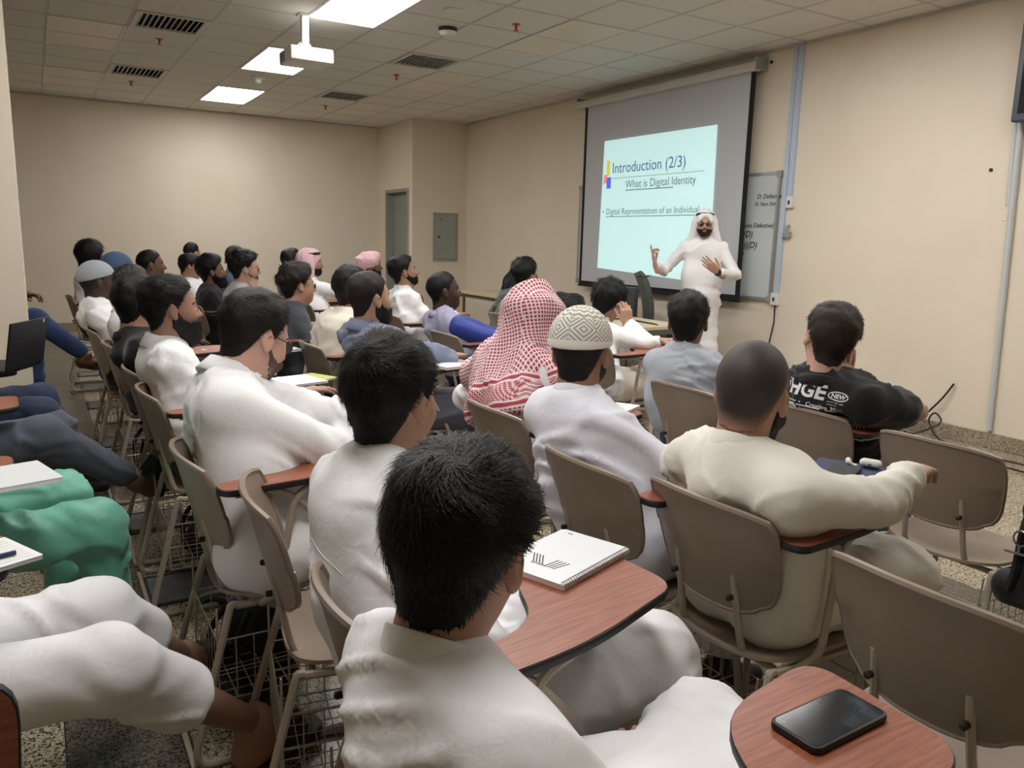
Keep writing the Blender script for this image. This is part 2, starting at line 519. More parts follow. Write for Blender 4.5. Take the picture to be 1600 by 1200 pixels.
# ------------------------------------------------------------------ screen, whiteboard, conduits
M_SCREEN = mat('screen_fabric', srgb(196, 198, 202), 0.85)
M_SLIDE = mat('projected_slide_light', srgb(200, 220, 222), 0.9, emit=(srgb(196, 240, 238), 0.62))
M_BLACK = mat('black_screen_border', srgb(16, 16, 17), 0.8)
M_ALU = mat('aluminium_profile', srgb(172, 175, 178), 0.35, metal=0.6)
xs = 5.68
t = empty('projection_screen', (xs, 6.65, 0)); tag(t, 'pull-down projection screen showing a pale slide titled Introduction', 'projection screen')
MB().add([(0.01, -1.27, 0.90), (0.01, 1.28, 0.90), (0.01, 1.25, 2.95), (0.01, -1.27, 2.95), (0.012, -1.27, 0.90), (0.012, 1.28, 0.90), (0.012, 1.25, 2.95), (0.012, -1.27, 2.95)],
         [(0, 1, 2, 3), (7, 6, 5, 4), (0, 4, 5, 1), (1, 5, 6, 2), (2, 6, 7, 3), (3, 7, 4, 0)]).build('fabric', M_SCREEN, t)
bd = MB(); bd.box((0.004, -1.31, 0.87), (0.009, -1.255, 2.94)); bd.box((0.004, 1.245, 0.87), (0.009, 1.285, 2.94)); bd.box((0.004, -1.255, 0.87), (0.009, 1.245, 0.925))
bd.build('black_border', M_BLACK, t)
MB().tube([(0.005, -1.32, 0.87), (0.005, 1.295, 0.87)], 0.012, 8).build('bottom_bar', M_BLACK, t)
MB().box((-0.045, -1.33, 2.93), (0.045, 1.42, 3.01)).build('case', mat('screen_case', srgb(205, 202, 196), 0.5), t, bevel=0.012, smooth=True)
for yy in (-1.34, 1.40):
    MB().box((-0.03, yy, 2.94), (0.12, yy+0.03, 3.05)).build('bracket', M_GREY_METAL, t)
# the slide: keystone shape, corners where the projector throws them
sl = MB(); q = [(0.0, -0.90, 1.01), (0.0, 0.92, 1.09), (0.0, 0.885, 2.52), (0.0, -0.875, 2.515)]
sl.add(q+[(0.003, y, z) for (_, y, z) in q], [(0, 1, 2, 3), (7, 6, 5, 4), (0, 4, 5, 1), (1, 5, 6, 2), (2, 6, 7, 3), (3, 7, 4, 0)])
slide = sl.build('projected_slide', M_SLIDE, t)
def slide_text(s, size, y, z, m, name='slide_text', sh=0.0, off=0.0):
    me = text_mesh(s, size, 0.0004, sh, offset=off)
    # text x runs towards -Y (reader faces +X), text up is +Z
    xf_mesh(me, Matrix(((0, 0, -1, -0.0012), (-1, 0, 0, y), (0, 1, 0, z), (0, 0, 0, 1))))
    return link(name, me, m, slide)
M_T1 = mat('slide_blue_ink', srgb(80, 96, 150), 0.9, emit=(srgb(110, 130, 180), 0.35))
M_T2 = mat('slide_grey_ink', srgb(90, 110, 110), 0.9, emit=(srgb(130, 152, 152), 0.35))
slide_text('Introduction (2/3)', 0.165, 0.72, 2.155, M_T1)
slide_text('What is Digital Identity', 0.118, 0.47, 1.985, M_T2)
slide_text('Digital Representation of an Individual', 0.098, 0.80, 1.70, M_T2)
MB().box((-0.001, -0.31, 1.955), (0, 0.465, 1.965)).build('slide_underline', M_T2, slide)
MB().box((-0.001, -0.75, 2.095), (0, 0.74, 2.1)).build('slide_rule', M_T2, slide)
MB().box((-0.001, -0.83, 1.672), (0, 0.80, 1.680)).build('slide_underline', M_T2, slide)
MB().box((-0.001, 0.845, 1.725), (0, 0.865, 1.745)).build('slide_bullet', M_T2, slide)
MB().box((-0.001, 0.765, 2.13), (0, 0.82, 2.30)).build('slide_square', mat('slide_yellow', srgb(225, 205, 60), 0.9, emit=(srgb(235, 215, 70), 0.5)), slide)
MB().box((-0.0015, 0.80, 2.05), (0, 0.87, 2.145)).build('slide_square', mat('slide_red', srgb(240, 150, 140), 0.9, emit=(srgb(245, 150, 140), 0.5)), slide)
MB().box((-0.002, 0.735, 1.99), (0, 0.81, 2.115)).build('slide_square', mat('slide_blue', srgb(90, 110, 235), 0.9, emit=(srgb(95, 115, 240), 0.5)), slide)
# whiteboard
t = empty('whiteboard', (XR-0.03, 6.57, 0)); tag(t, 'wide whiteboard with black handwriting behind the projection screen', 'whiteboard')
MB().box((0.005, -1.5, 0.92), (0.03, 1.52, 2.02)).build('board', mat('whiteboard_enamel', srgb(196, 202, 202), 0.2), t)
fr = MB(); fr.box((0.0, -1.525, 0.89), (0.03, -1.5, 2.05)); fr.box((0.0, 1.52, 0.89), (0.03, 1.55, 2.05)); fr.box((0.0, -1.5, 2.02), (0.03, 1.52, 2.05)); fr.box((-0.0, -1.5, 0.89), (0.03, 1.52, 0.92))
fr.build('frame', M_ALU, t)
cn = MB()
for yy in (-1.54, 1.50):
    for zz in (0.885, 2.0): cn.box((-0.004, yy, zz), (0.02, yy+0.055, zz+0.055))
cn.build('corner_cap', M_GREY_METAL, t)
MB().box((-0.05, -0.6, 0.88), (0.02, 0.7, 0.90)).build('pen_tray', M_ALU, t)
M_INK = mat('black_marker_ink', srgb(30, 34, 42), 0.8)
def board_text(s, size, y, z, sh=0.25):
    me = text_mesh(s, size, 0.0004, sh, offset=size*0.012)
    xf_mesh(me, Matrix(((0, 0, -1, 0.004), (-1, 0, 0, y-6.57), (0, 1, 0, z), (0, 0, 0, 1))))
    return link('handwriting', me, M_INK, t)
board_text('D: Defective', 0.058, 5.30, 1.815)
board_text('N: Non Def.', 0.050, 5.32, 1.75)
board_text('one one Defective)', 0.058, 5.53, 1.555)
board_text('P(D)(D)', 0.085, 5.60, 1.465)
board_text('P(D)|(D)', 0.085, 5.56, 1.365)
board_text('N', 0.06, 5.46, 1.29); board_text('2', 0.06, 5.45, 1.22)
# conduits and sockets on the board wall
M_COND = mat('pale_blue_conduit', srgb(182, 196, 214), 0.4)
M_COND2 = mat('pale_grey_conduit', srgb(196, 200, 202), 0.4)
t = empty('cable_trunking', (XR, 4.965, 0)); tag(t, 'pale blue double cable trunking running down beside the whiteboard', 'cable trunking')
MB().box((-0.03, 0.0, 0.95), (0, 0.045, ZC-0.02)).build('duct', M_COND, t, bevel=0.003)
MB().box((-0.026, -0.055, 1.82), (0, -0.004, ZC-0.02)).build('duct', M_COND, t, bevel=0.003)
def socket(y, z, lab, w_=0.075, h=0.085, dark=True):
    t = empty('wall_socket', (XR, y, z)); tag(t, lab, 'wall socket')
    MB().box((-0.035, -w_/2, -h/2), (0, w_/2, h/2)).build('box', M_WPLAST, t, bevel=0.004)
    if dark: MB().box((-0.038, -0.008, -0.02), (-0.034, 0.012, 0.015)).build('switch', M_DKPL, t)
socket(4.92, 1.775, 'white switch box beside the upper part of the trunking', 0.07, 0.1)
socket(5.0, 0.915, 'white socket box under the pale blue trunking', 0.08, 0.11)
t = MB().tube(arc([(XR-0.004, 4.92, 1.57), (XR-0.03, 4.92, 1.57), (XR-0.03, 4.92, 1.48), (XR-0.05, 4.92, 1.47)], 0.01), 0.012, 6)
t.box((XR-0.045, 4.885, 1.47), (XR-0.004, 4.955, 1.52))
tag(t.build('wall_hook', M_GREY_METAL), 'small grey hook on the wall by the whiteboard edge', 'hook')
t = MB().tube([(XR-0.012, 5.0, 0.86), (XR-0.012, 4.995, 0.7), (XR-0.015, 5.03, 0.5), (XR-0.015, 5.05, 0.3), (XR-0.02, 5.06, 0.02)], 0.006, 6)
tag(t.build('power_cable', M_DKPL, smooth=True), 'thin dark cable hanging from the socket under the trunking', 'cable')
t = empty('conduit', (XR, 3.02, 0)); tag(t, 'pale round conduit running down the wall at the right edge', 'conduit')
MB().tube([(-0.02, 0.03, 2.5), (-0.02, -0.01, 1.2), (-0.02, -0.04, 0.13)], 0.02, 10).build('pipe', M_COND2, t, smooth=True)
t = empty('conduit', (XR, 3.09, 0)); tag(t, 'short pale conduit stub under the wall screen at right edge', 'conduit')
MB().tube([(-0.016, -0.01, 2.26), (-0.016, -0.035, 1.70)], 0.016, 10).build('pipe', M_COND2, t, smooth=True)
t = empty('cover_plate', (XR, 3.05, 1.64)); tag(t, 'blank cream cover plate with two screws at right edge', 'cover plate')
MB().box((-0.006, -0.04, -0.04), (0, 0.04, 0.04)).build('plate', M_WALL, t, bevel=0.002)
for zz in (-0.02, 0.02): MB().lathe([(0.005, -0.008), (0.005, -0.005)], 8, c=(0, 0.0, zz), axis='x').build('screw', M_DKPL, t)
t = empty('wall_display', (XR-0.1, 2.6, 0)); tag(t, 'dark wall mounted display at the right edge of the frame', 'display')
MB().box((-0.04, -0.62, 2.24), (0.03, 0.45, 2.95)).build('housing', mat('dark_display_case', srgb(60, 64, 76), 0.4), t, bevel=0.01)
MB().box((-0.044, -0.58, 2.29), (-0.0405, 0.41, 2.91)).build('panel', M_BLACK, t)
MB().box((0.03, -0.2, 2.45), (0.1, 0.05, 2.75)).build('bracket', M_DKPL, t)
t = MB()
import random as _rn
t.tube(arc([(XR-0.02, 3.27, 0.42), (XR-0.04, 3.33, 0.30), (XR-0.06, 3.52, 0.05), (XR-0.10, 3.60, 0.012), (XR-0.22, 3.42, 0.012), (XR-0.12, 3.25, 0.14), (XR-0.07, 3.36, 0.20), (XR-0.05, 3.42, 0.12), (XR-0.12, 3.30, 0.012), (XR-0.3, 3.0, 0.012), (XR-0.3, 2.5, 0.012), (XR-0.25, 1.2, 0.012)], 0.12, 6), 0.007, 6)
tag(t.build('floor_cable', M_DKPL, smooth=True), 'looped black cable on the floor against the skirting at right', 'cable')
tag(MB().tube(arc([(XR-0.16, 3.3, 0.012), (XR-0.45, 3.0, 0.012), (XR-0.5, 2.3, 0.012), (XR-0.55, 1.2, 0.012)], 0.12, 5), 0.006, 6).build('floor_cable', M_DKPL, smooth=True), 'straight black cable along the floor near the skirting at right', 'cable')
tag(MB().lathe([(0.012, -0.01), (0.012, 0.0)], 10, c=(XR, 3.21, 1.95), axis='x').build('wall_bolt', M_DKPL), 'small dark plug in the bare wall right of the trunking', 'wall fitting')
tag(MB().lathe([(0.014, -0.014), (0.014, 0.0)], 10, c=(XR, 5.27, 3.01), axis='x').build('wall_bolt', M_DKPL), 'small dark plug beside the screen case end', 'wall fitting')
# panel in the corner wall
t = empty('electric_cabinet', (5.45, 11.17, 0)); tag(t, 'grey electric distribution cabinet on the far corner wall', 'cabinet')
MB().box((-0.21, -0.02, 1.04), (0.21, 0, 1.77)).build('body', M_GREY_METAL, t, bevel=0.004)
dd = MB().box((-0.165, -0.032, 1.08), (0.165, -0.02, 1.735)).build('door', M_GREY_METAL, t, bevel=0.003)
MB().box((-0.14, -0.04, 1.39), (-0.105, -0.032, 1.42)).build('latch', M_DKPL, dd)
MB().box((-0.12, -0.0335, 1.665), (-0.07, -0.032, 1.675)).build('nameplate', M_DKPL, dd)
for yy, lab in ((11.23, 'small dark wall switch right of the far door'), (11.285, 'small dark wall switch next to the far door frame')):
    pass
t = empty('light_switch', (4.9, 11.235, 1.08)); tag(t, 'twin dark light switches beside the far door', 'light switch')
MB().box((-0.008, -0.05, -0.045), (0, 0.05, 0.045)).build('plate', M_WALL, t)
for s_ in (-0.025, 0.025): MB().box((-0.014, s_-0.014, -0.035), (-0.008, s_+0.014, 0.035)).build('switch', M_DKPL, t)
# ------------------------------------------------------------------ floor access plates
M_PLATE = mat('grey_floor_plate', srgb(118, 122, 126), 0.38, var=(9, srgb(90, 92, 94), 0.4, 0.75))
M_PLF = mat('floor_plate_frame', srgb(62, 62, 62), 0.45, metal=0.4)
fpl = [3.18, 4.01, 4.85, 5.72, 7.02, 7.90, 8.62, 9.6, 10.5, 11.6]
fln = ['nearest', 'second', 'third', 'fourth', 'fifth', 'sixth', 'seventh', 'eighth', 'ninth', 'farthest']
for y, nm in zip(fpl, fln):
    t = empty('floor_box', (0.41, y, 0)); tag(t, nm+' grey service plate set in the floor along the left aisle', 'floor plate', 'service plates along the left aisle')
    MB().box((-0.115, -0.13, 0), (0.115, 0.13, 0.004)).build('lid', M_PLATE, t)
    fr = MB()
    for s_ in (-1, 1):
        fr.box((s_*0.125-0.011, -0.15, 0), (s_*0.125+0.011, 0.15, 0.006)); fr.box((-0.115, s_*0.14-0.01, 0), (0.115, s_*0.14+0.01, 0.006))
    fr.build('frame', M_PLF, t)
# ------------------------------------------------------------------ materials of the furniture
M_TAN = mat('tan_shell_plastic', srgb(144, 128, 113), 0.42, bump=(380, 0.10, 0.0006), var=(6, srgb(136, 121, 107), 0.35, 0.75))
M_FRAME = mat('beige_frame_enamel', srgb(170, 158, 142), 0.35, metal=0.0, coat=0.2)
M_SCREW = mat('dark_screw', srgb(60, 52, 46), 0.4, metal=0.6)
M_EDGE = mat('black_rubber_edge', srgb(24, 22, 22), 0.5)
def wood_mat(name, c1, c2, rough):
    m = bpy.data.materials.new(name); m.use_nodes = True
    nt = m.node_tree; N = nt.nodes; L = nt.links
    b = N['Principled BSDF']; b.inputs['Roughness'].default_value = rough
    tc = N.new('ShaderNodeTexCoord'); mp = N.new('ShaderNodeMapping')
    mp.inputs['Scale'].default_value = (6, 90, 6)
    L.new(tc.outputs['Object'], mp.inputs['Vector'])
    n = N.new('ShaderNodeTexNoise'); n.inputs['Scale'].default_value = 1.6; n.inputs['Detail'].default_value = 6; n.inputs['Distortion'].default_value = 0.6
    L.new(mp.outputs[0], n.inputs['Vector'])
    r = N.new('ShaderNodeValToRGB'); r.color_ramp.elements[0].position = 0.36; r.color_ramp.elements[0].color = c1
    r.color_ramp.elements[1].position = 0.66; r.color_ramp.elements[1].color = c2
    L.new(n.outputs['Fac'], r.inputs['Fac']); L.new(r.outputs['Color'], b.inputs['Base Color'])
    bp = N.new('ShaderNodeBump'); bp.inputs['Strength'].default_value = 0.12; bp.inputs['Distance'].default_value = 0.0008
    L.new(n.outputs['Fac'], bp.inputs['Height']); L.new(bp.outputs['Normal'], b.inputs['Normal'])
    return m
M_WOOD = wood_mat('red_brown_laminate', srgb(126, 68, 46), srgb(156, 92, 66), 0.38)

def shell_grid(fn, nu, nv, th):
    """two sided curved sheet: fn(u,v) -> point, thickness th along the local normal"""
    P = np.array([[fn(i/(nu-1), j/(nv-1)) for j in range(nv)] for i in range(nu)], float)
    du = np.gradient(P, axis=0); dv = np.gradient(P, axis=1)
    n = np.cross(du, dv); n /= np.linalg.norm(n, axis=2, keepdims=True)+1e-9
    Q = P+n*th
    mb = MB()
    vs = list(P.reshape(-1, 3))+list(Q.reshape(-1, 3))
    K = nu*nv
    fs = []
    for i in range(nu-1):
        for j in range(nv-1):
            a, b, c, d = i*nv+j, (i+1)*nv+j, (i+1)*nv+j+1, i*nv+j+1
            fs.append((a, d, c, b)); fs.append((K+a, K+b, K+c, K+d))
    for i in range(nu-1):
        for j in (0, nv-1):
            a, b = i*nv+j, (i+1)*nv+j
            fs.append((a, b, K+b, K+a))
    for j in range(nv-1):
        for i in (0, nu-1):
            a, b = i*nv+j, i*nv+j+1
            fs.append((a, b, K+b, K+a))
    mb.add(vs, fs)
    return mb

def squircle(u, v, r=0.22):
    """map the unit square to a rounded rectangle in -1..1"""
    x, y = 2*u-1, 2*v-1
    k = 1-r*0.42*(abs(x*y)**3)
    return x*k, y*k

def make_chair():
    t = empty('tablet_arm_chair')
    def back(u, v):
        x, y = squircle(u, v, 0.22 if v > 0.5 else 0.22+0.5*(0.5-v))
        Y = x*(0.192+0.016*y)
        X = 0.050*(abs(x)**2.2)+0.030-0.033*y-0.010*max(0, y-0.7)
        Z = 0.676+y*0.134-0.012*(x*x)*(1 if y > 0 else -1)*0.5
        return (X, Y, Z)
    shell_grid(back, 25, 17, -0.0085).build('backrest', M_TAN, t, smooth=True)
    rim = MB(); pts = []
    for k in range(64):
        a = 2*math.pi*k/64
        cx, sy = math.cos(a), math.sin(a)
        m_ = max(abs(cx), abs(sy)); pts.append(back(0.5+0.5*cx/m_, 0.5+0.5*sy/m_))
    rim.tube([(p[0]-0.0035, p[1], p[2]) for p in pts], 0.0078, 6, closed=True)
    rim.build('backrest_rim', M_TAN, t, smooth=True)
    def seat(u, v):
        x, y = squircle(u, v, 0.35)     # x: width, y: depth (-1 back .. 1 front)
        X = 0.275+y*0.205
        Z = 0.447-0.020*(1-x*x)*(1-0.3*y)-0.035*max(0, y-0.62)**1.3*2.0+0.03*max(0, -y-0.7)
        return (X, x*(0.205-0.010*(1-y)*0.5), Z)
    shell_grid(seat, 19, 19, -0.009).build('seat', M_TAN, t, smooth=True)
    # side frames
    for s_ in (-1, 1):
        yt, yb = s_*0.185, s_*0.215
        P = [(0.10, yt, 0.425), (0.44, yt, 0.415), (0.47, yb, 0.011), (-0.03, yb, 0.011), (0.085, yt, 0.43), (0.10, yt*0.99, 0.427)]
        MB().tube(arc(P, 0.06, 5), 0.0105, 8).build('leg_frame', M_FRAME, t, smooth=True)
        b_ = [(0.20, s_*0.10, 0.425), (0.09, s_*0.10, 0.425), (0.072, s_*0.095, 0.50), (0.047, s_*0.09, 0.64)]
        MB().tube(arc(b_, 0.05, 4), 0.009, 8).build('back_support', M_FRAME, t, smooth=True)
        MB().lathe([(0.003, -0.012), (0.0075, -0.009), (0.0075, 0.004)], 10, c=(0.040, s_*0.092, 0.585), axis='x').build('screw', M_SCREW, t)
    cb = MB()
    cb.tube([(0.12, -0.185, 0.422), (0.12, 0.185, 0.422)], 0.009, 8)
    cb.build('crossbar', M_FRAME, t, smooth=True)
    MB().tube([(0.40, -0.186, 0.405), (0.40, 0.186, 0.405)], 0.009, 8).build('crossbar', M_FRAME, t, smooth=True)
    MB().tube([(-0.025, -0.215, 0.011), (-0.025, 0.215, 0.011)], 0.008, 8).build('floor_bar', M_FRAME, t, smooth=True)
    # wire book basket
    bk = MB()
    x0, x1, y0, y1, zb, zt = 0.05, 0.42, -0.175, 0.175, 0.16, 0.33
    for z in (zb, zt): bk.tube([(x0, y0, z), (x1, y0, z), (x1, y1, z), (x0, y1, z)], 0.0026, 4, closed=True)
    bk.tube([(x0, y0, (zb+zt)/2), (x1, y0, (zb+zt)/2)], 0.0017, 4); bk.tube([(x0, y1, (zb+zt)/2), (x1, y1, (zb+zt)/2)], 0.0017, 4)
    for k in range(1, 8):
        x = x0+(x1-x0)*k/8
        bk.tube([(x, y0, zt), (x, y0, zb), (x, y1, zb), (x, y1, zt)], 0.0017, 4)
    for k in range(1, 8):
        y = y0+(y1-y0)*k/8
        bk.tube([(x0, y, zt), (x0, y, zb), (x1, y, zb)], 0.0017, 4)
    for (x, y) in ((x0, y0), (x1, y0), (x0, y1), (x1, y1)):
        bk.tube([(x, y, zb), (x, y, zt), (x, y*1.04, 0.425)], 0.003, 4)
    o = bk.build('wire_basket', M_FRAME, t); o['kind'] = 'stuff'
    # tablet arm, its own pivot near the back end
    tp = empty('tablet_pivot') if False else None
    poly = rpoly([(0.02, -0.035), (0.30, -0.045), (0.585, 0.02), (0.60, 0.27), (0.36, 0.235), (0.27, 0.05), (0.02, 0.045)], [0.04, 0.10, 0.055, 0.06, 0.09, 0.10, 0.04], 6)
    tb_ = MB(); tb_.prism(poly, -0.017, 0.0)
    o = tb_.build('tablet', M_EDGE, t, bevel=0.003, seg=2, smooth=True); o.location = (0.04, -0.225, 0.757)
    c = sum((Vector((p[0], p[1])) for p in poly), Vector((0, 0)))/len(poly)
    poly2 = [tuple(Vector(p)+(c-Vector(p)).normalized()*0.0035) for p in poly]
    MB().prism(poly2, 0.0, 0.0012).build('laminate_top', M_WOOD, o)
    s1 = MB(); s1.tube(arc([(0.16, -0.19, 0.42), (0.20, -0.225, 0.46), (0.25, -0.215, 0.72), (0.34, -0.2, 0.735), (0.48, -0.12, 0.735)], 0.05, 4), 0.010, 8)
    s1.build('tablet_support', M_FRAME, t, smooth=True)
    MB().tube(arc([(0.44, -0.19, 0.33), (0.42, -0.20, 0.45), (0.30, -0.20, 0.66), (0.22, -0.215, 0.735), (0.10, -0.22, 0.735)], 0.05, 4), 0.009, 8).build('tablet_support', M_FRAME, t, smooth=True)
    return t
CHAIR0 = make_chair()
_first = [True]
LASTCHAIR = [0.0]
def place_chair(x, y, label, rz=0.0, tab=0.14, group='tan tablet arm chairs', z=0.0):
    """tab: how far the tablet is swung inwards; None folds it down (removed)"""
    c = CHAIR0 if _first[0] else copy_tree(CHAIR0)
    _first[0] = False
    LASTCHAIR[0] = x
    c.location = (x, y, z); c.rotation_euler = (0, 0, rz)
    tag(c, label, 'chair', group)
    for ch in list(c.children):
        if tab is None and ch.name.startswith('tablet'):
            for g in list(ch.children): bpy.data.objects.remove(g)
            bpy.data.objects.remove(ch); continue
        if ch.name.startswith('tablet') and not ch.name.startswith('tablet_support'):
            if tab == 'up':
                ch.rotation_euler = (math.radians(86), 0, math.radians(4)); ch.location = (0.04, -0.235, 0.66)
            else:
                ch.rotation_euler = (0, 0, tab)
    return c
# ------------------------------------------------------------------ implicit surfaces (bodies and cloth)
def A3(v): return np.array(v, dtype=np.float32)
def cap(a, b, ra, rb=None, k=0.02, flat=None, sq=None, op='u'):
    return dict(t='c', a=A3(a), b=A3(b), ra=ra, rb=ra if rb is None else rb, k=k, flat=flat, sq=sq, op=op)
def ell(c, r, R=None, k=0.02, op='u'):
    return dict(t='e', c=A3(c), r=A3(r), R=R, k=k, op=op)
def half(p, n, k=0.0):      # keep the side the normal points away from
    return dict(t='h', p=A3(p), n=A3(n)/np.linalg.norm(n), k=k, op='i')

def _bb(q):
    if q['t'] == 'c':
        r = max(q['ra'], q['rb'])
        return np.minimum(q['a'], q['b'])-r, np.maximum(q['a'], q['b'])+r
    r = float(max(q['r']))
    return q['c']-r, q['c']+r

def _eval(q, X, Y, Z):
    if q['t'] == 'h':
        return (X-q['p'][0])*q['n'][0]+(Y-q['p'][1])*q['n'][1]+(Z-q['p'][2])*q['n'][2]
    if q['t'] == 'e':
        x, y, z = X-q['c'][0], Y-q['c'][1], Z-q['c'][2]
        if q['R'] is not None:
            R = q['R']     # rows = local axes
            x, y, z = (R[0][0]*x+R[0][1]*y+R[0][2]*z, R[1][0]*x+R[1][1]*y+R[1][2]*z, R[2][0]*x+R[2][1]*y+R[2][2]*z)
        r = q['r']
        k0 = np.sqrt((x/r[0])**2+(y/r[1])**2+(z/r[2])**2)+1e-6
        k1 = np.sqrt((x/r[0]**2)**2+(y/r[1]**2)**2+(z/r[2]**2)**2)+1e-6
        return k0*(k0-1)/k1
    a, b = q['a'], q['b']
    px, py, pz = X-a[0], Y-a[1], Z-a[2]
    d = b-a
    if q['sq'] is not None:
        n, s = q['sq']
        dn = (px*n[0]+py*n[1]+pz*n[2])*(s-1)
        px = px+dn*n[0]; py = py+dn*n[1]; pz = pz+dn*n[2]
        d = d+A3(n)*float(np.dot(d, A3(n)))*(s-1)
    dd = float(np.dot(d, d))+1e-9
    t0 = (px*d[0]+py*d[1]+pz*d[2])/dd
    t = np.clip(t0, 0, 1)
    r = q['ra']+(q['rb']-q['ra'])*t
    D = np.sqrt((px-d[0]*t)**2+(py-d[1]*t)**2+(pz-d[2]*t)**2)-r
    if q['flat']:
        L = math.sqrt(dd)
        D = np.maximum(D, (t0-1)*L-q['flat'])
    return D

def surface(prims, h, cuts=()):
    un = [q for q in prims if q['op'] == 'u']
    lo = np.min([_bb(q)[0] for q in un], axis=0)-3*h
    hi = np.max([_bb(q)[1] for q in un], axis=0)+3*h
    n = np.ceil((hi-lo)/h).astype(int)+1
    ax = [(lo[i]+h*np.arange(n[i])).astype(np.float32) for i in range(3)]
    D = np.full(n, 0.5, dtype=np.float32)
    for q in prims:
        if q['t'] == 'h':
            D = np.maximum(D, _eval(q, ax[0][:, None, None], ax[1][None, :, None], ax[2][None, None, :])); continue
        l, u = _bb(q)
        pad = max(q['k'], 0.01)*1.3+3*h
        i0 = np.maximum(np.floor((l-pad-lo)/h).astype(int), 0)
        i1 = np.minimum(np.ceil((u+pad-lo)/h).astype(int)+1, n)
        if (i1 <= i0).any(): continue
        sl = tuple(slice(i0[k], i1[k]) for k in range(3))
        d = _eval(q, ax[0][sl[0]][:, None, None], ax[1][sl[1]][None, :, None], ax[2][sl[2]][None, None, :])
        C = D[sl]
        k = q['k']
        if q['op'] == 'u':
            if k > 0:
                m = np.maximum(k-np.abs(C-d), 0)/k
                D[sl] = np.minimum(C, d)-m*m*k*0.25
            else:
                D[sl] = np.minimum(C, d)
        elif q['op'] == 's':
            d = -d
            m = np.maximum(k-np.abs(C-d), 0)/max(k, 1e-6)
            D[sl] = np.maximum(C, d)+m*m*k*0.25
    return nets(D, lo, h)

def nets(D, lo, h):
    S = D < 0
    n = D.shape
    c = np.zeros((n[0]-1, n[1]-1, n[2]-1), dtype=np.uint8)
    for i in (0, 1):
        for j in (0, 1):
            for k in (0, 1):
                c += S[i:n[0]-1+i, j:n[1]-1+j, k:n[2]-1+k]
    act = (c > 0) & (c < 8)
    I, J, K = np.nonzero(act)
    idx = np.full(act.shape, -1, dtype=np.int32)
    idx[I, J, K] = np.arange(len(I))
    acc = np.zeros((len(I), 3)); cnt = np.zeros(len(I))
    for axis in range(3):
        o1, o2 = [a for a in range(3) if a != axis]
        for u in (0, 1):
            for v in (0, 1):
                A = [I.copy(), J.copy(), K.copy()]
                A[o1] = A[o1]+u; A[o2] = A[o2]+v
                B = [x.copy() for x in A]; B[axis] = B[axis]+1
                da = D[A[0], A[1], A[2]]; db = D[B[0], B[1], B[2]]
                m = (da < 0) != (db < 0)
                t = np.where(m, da/(da-db+1e-12), 0)
                off = np.zeros((len(I), 3)); off[:, o1] = u; off[:, o2] = v; off[:, axis] = t
                acc += off*m[:, None]; cnt += m
    V = (np.stack([I, J, K], 1)+acc/np.maximum(cnt, 1)[:, None])*h+lo
    F = []
    for axis in range(3):
        o1, o2 = [(1, 2), (2, 0), (0, 1)][axis]
        sa = [slice(None)]*3; sb = [slice(None)]*3
        sa[axis] = slice(0, n[axis]-1); sb[axis] = slice(1, n[axis])
        a = S[tuple(sa)]; b = S[tuple(sb)]
        for rev, m in ((False, a & ~b), (True, ~a & b)):
            G = np.stack(np.nonzero(m), 1)
            ok = (G[:, o1] > 0) & (G[:, o2] > 0) & (G[:, o1] < n[o1]-1) & (G[:, o2] < n[o2]-1)
            G = G[ok]
            def cell(du, dv):
                H = G.copy(); H[:, o1] -= du; H[:, o2] -= dv
                return idx[H[:, 0], H[:, 1], H[:, 2]]
            q = np.stack([cell(1, 1), cell(0, 1), cell(0, 0), cell(1, 0)], 1)
            if rev: q = q[:, ::-1]
            F.append(q)
    F = np.concatenate(F)
    F = F[(F >= 0).all(1)]
    return V, F

def relax(V, F, it=2, lam=0.5):
    e = np.concatenate([F[:, [0, 1]], F[:, [1, 2]], F[:, [2, 3]], F[:, [3, 0]]])
    e = np.concatenate([e, e[:, ::-1]])
    cnt = np.bincount(e[:, 0], minlength=len(V)).astype(float)
    cnt[cnt == 0] = 1
    for _ in range(it):
        S = np.stack([np.bincount(e[:, 0], weights=V[e[:, 1], k], minlength=len(V)) for k in range(3)], 1)
        V = V*(1-lam)+lam*S/cnt[:, None]
    return V

def vnormals(V, F):
    n = np.cross(V[F[:, 2]]-V[F[:, 0]], V[F[:, 3]]-V[F[:, 1]])
    N = np.zeros_like(V)
    for k in range(4):
        for c in range(3):
            N[:, c] += np.bincount(F[:, k], weights=n[:, c], minlength=len(V))
    return N/(np.linalg.norm(N, axis=1, keepdims=True)+1e-12)

_lat = np.random.RandomState(7).rand(32, 32, 32).astype(np.float32)
def noise(P):
    i = np.floor(P).astype(int); f = P-i; f = f*f*(3-2*f)
    r = 0
    for a in (0, 1):
        for b in (0, 1):
            for c in (0, 1):
                w_ = (f[:, 0] if a else 1-f[:, 0])*(f[:, 1] if b else 1-f[:, 1])*(f[:, 2] if c else 1-f[:, 2])
                r = r+w_*_lat[(i[:, 0]+a) % 32, (i[:, 1]+b) % 32, (i[:, 2]+c) % 32]
    return r*2-1

def qmesh(name, V, F):
    me = bpy.data.meshes.new(name)
    me.vertices.add(len(V)); me.vertices.foreach_set('co', np.asarray(V, dtype=np.float32).ravel())
    me.loops.add(F.size); me.loops.foreach_set('vertex_index', F.astype(np.int32).ravel())
    k = F.shape[1]
    me.polygons.add(len(F)); me.polygons.foreach_set('loop_start', np.arange(0, F.size, k, dtype=np.int32))
    me.polygons.foreach_set('loop_total', np.full(len(F), k, dtype=np.int32))
    me.update(calc_edges=True); me.validate()
    me.polygons.foreach_set('use_smooth', np.ones(len(me.polygons), dtype=bool))
    return me

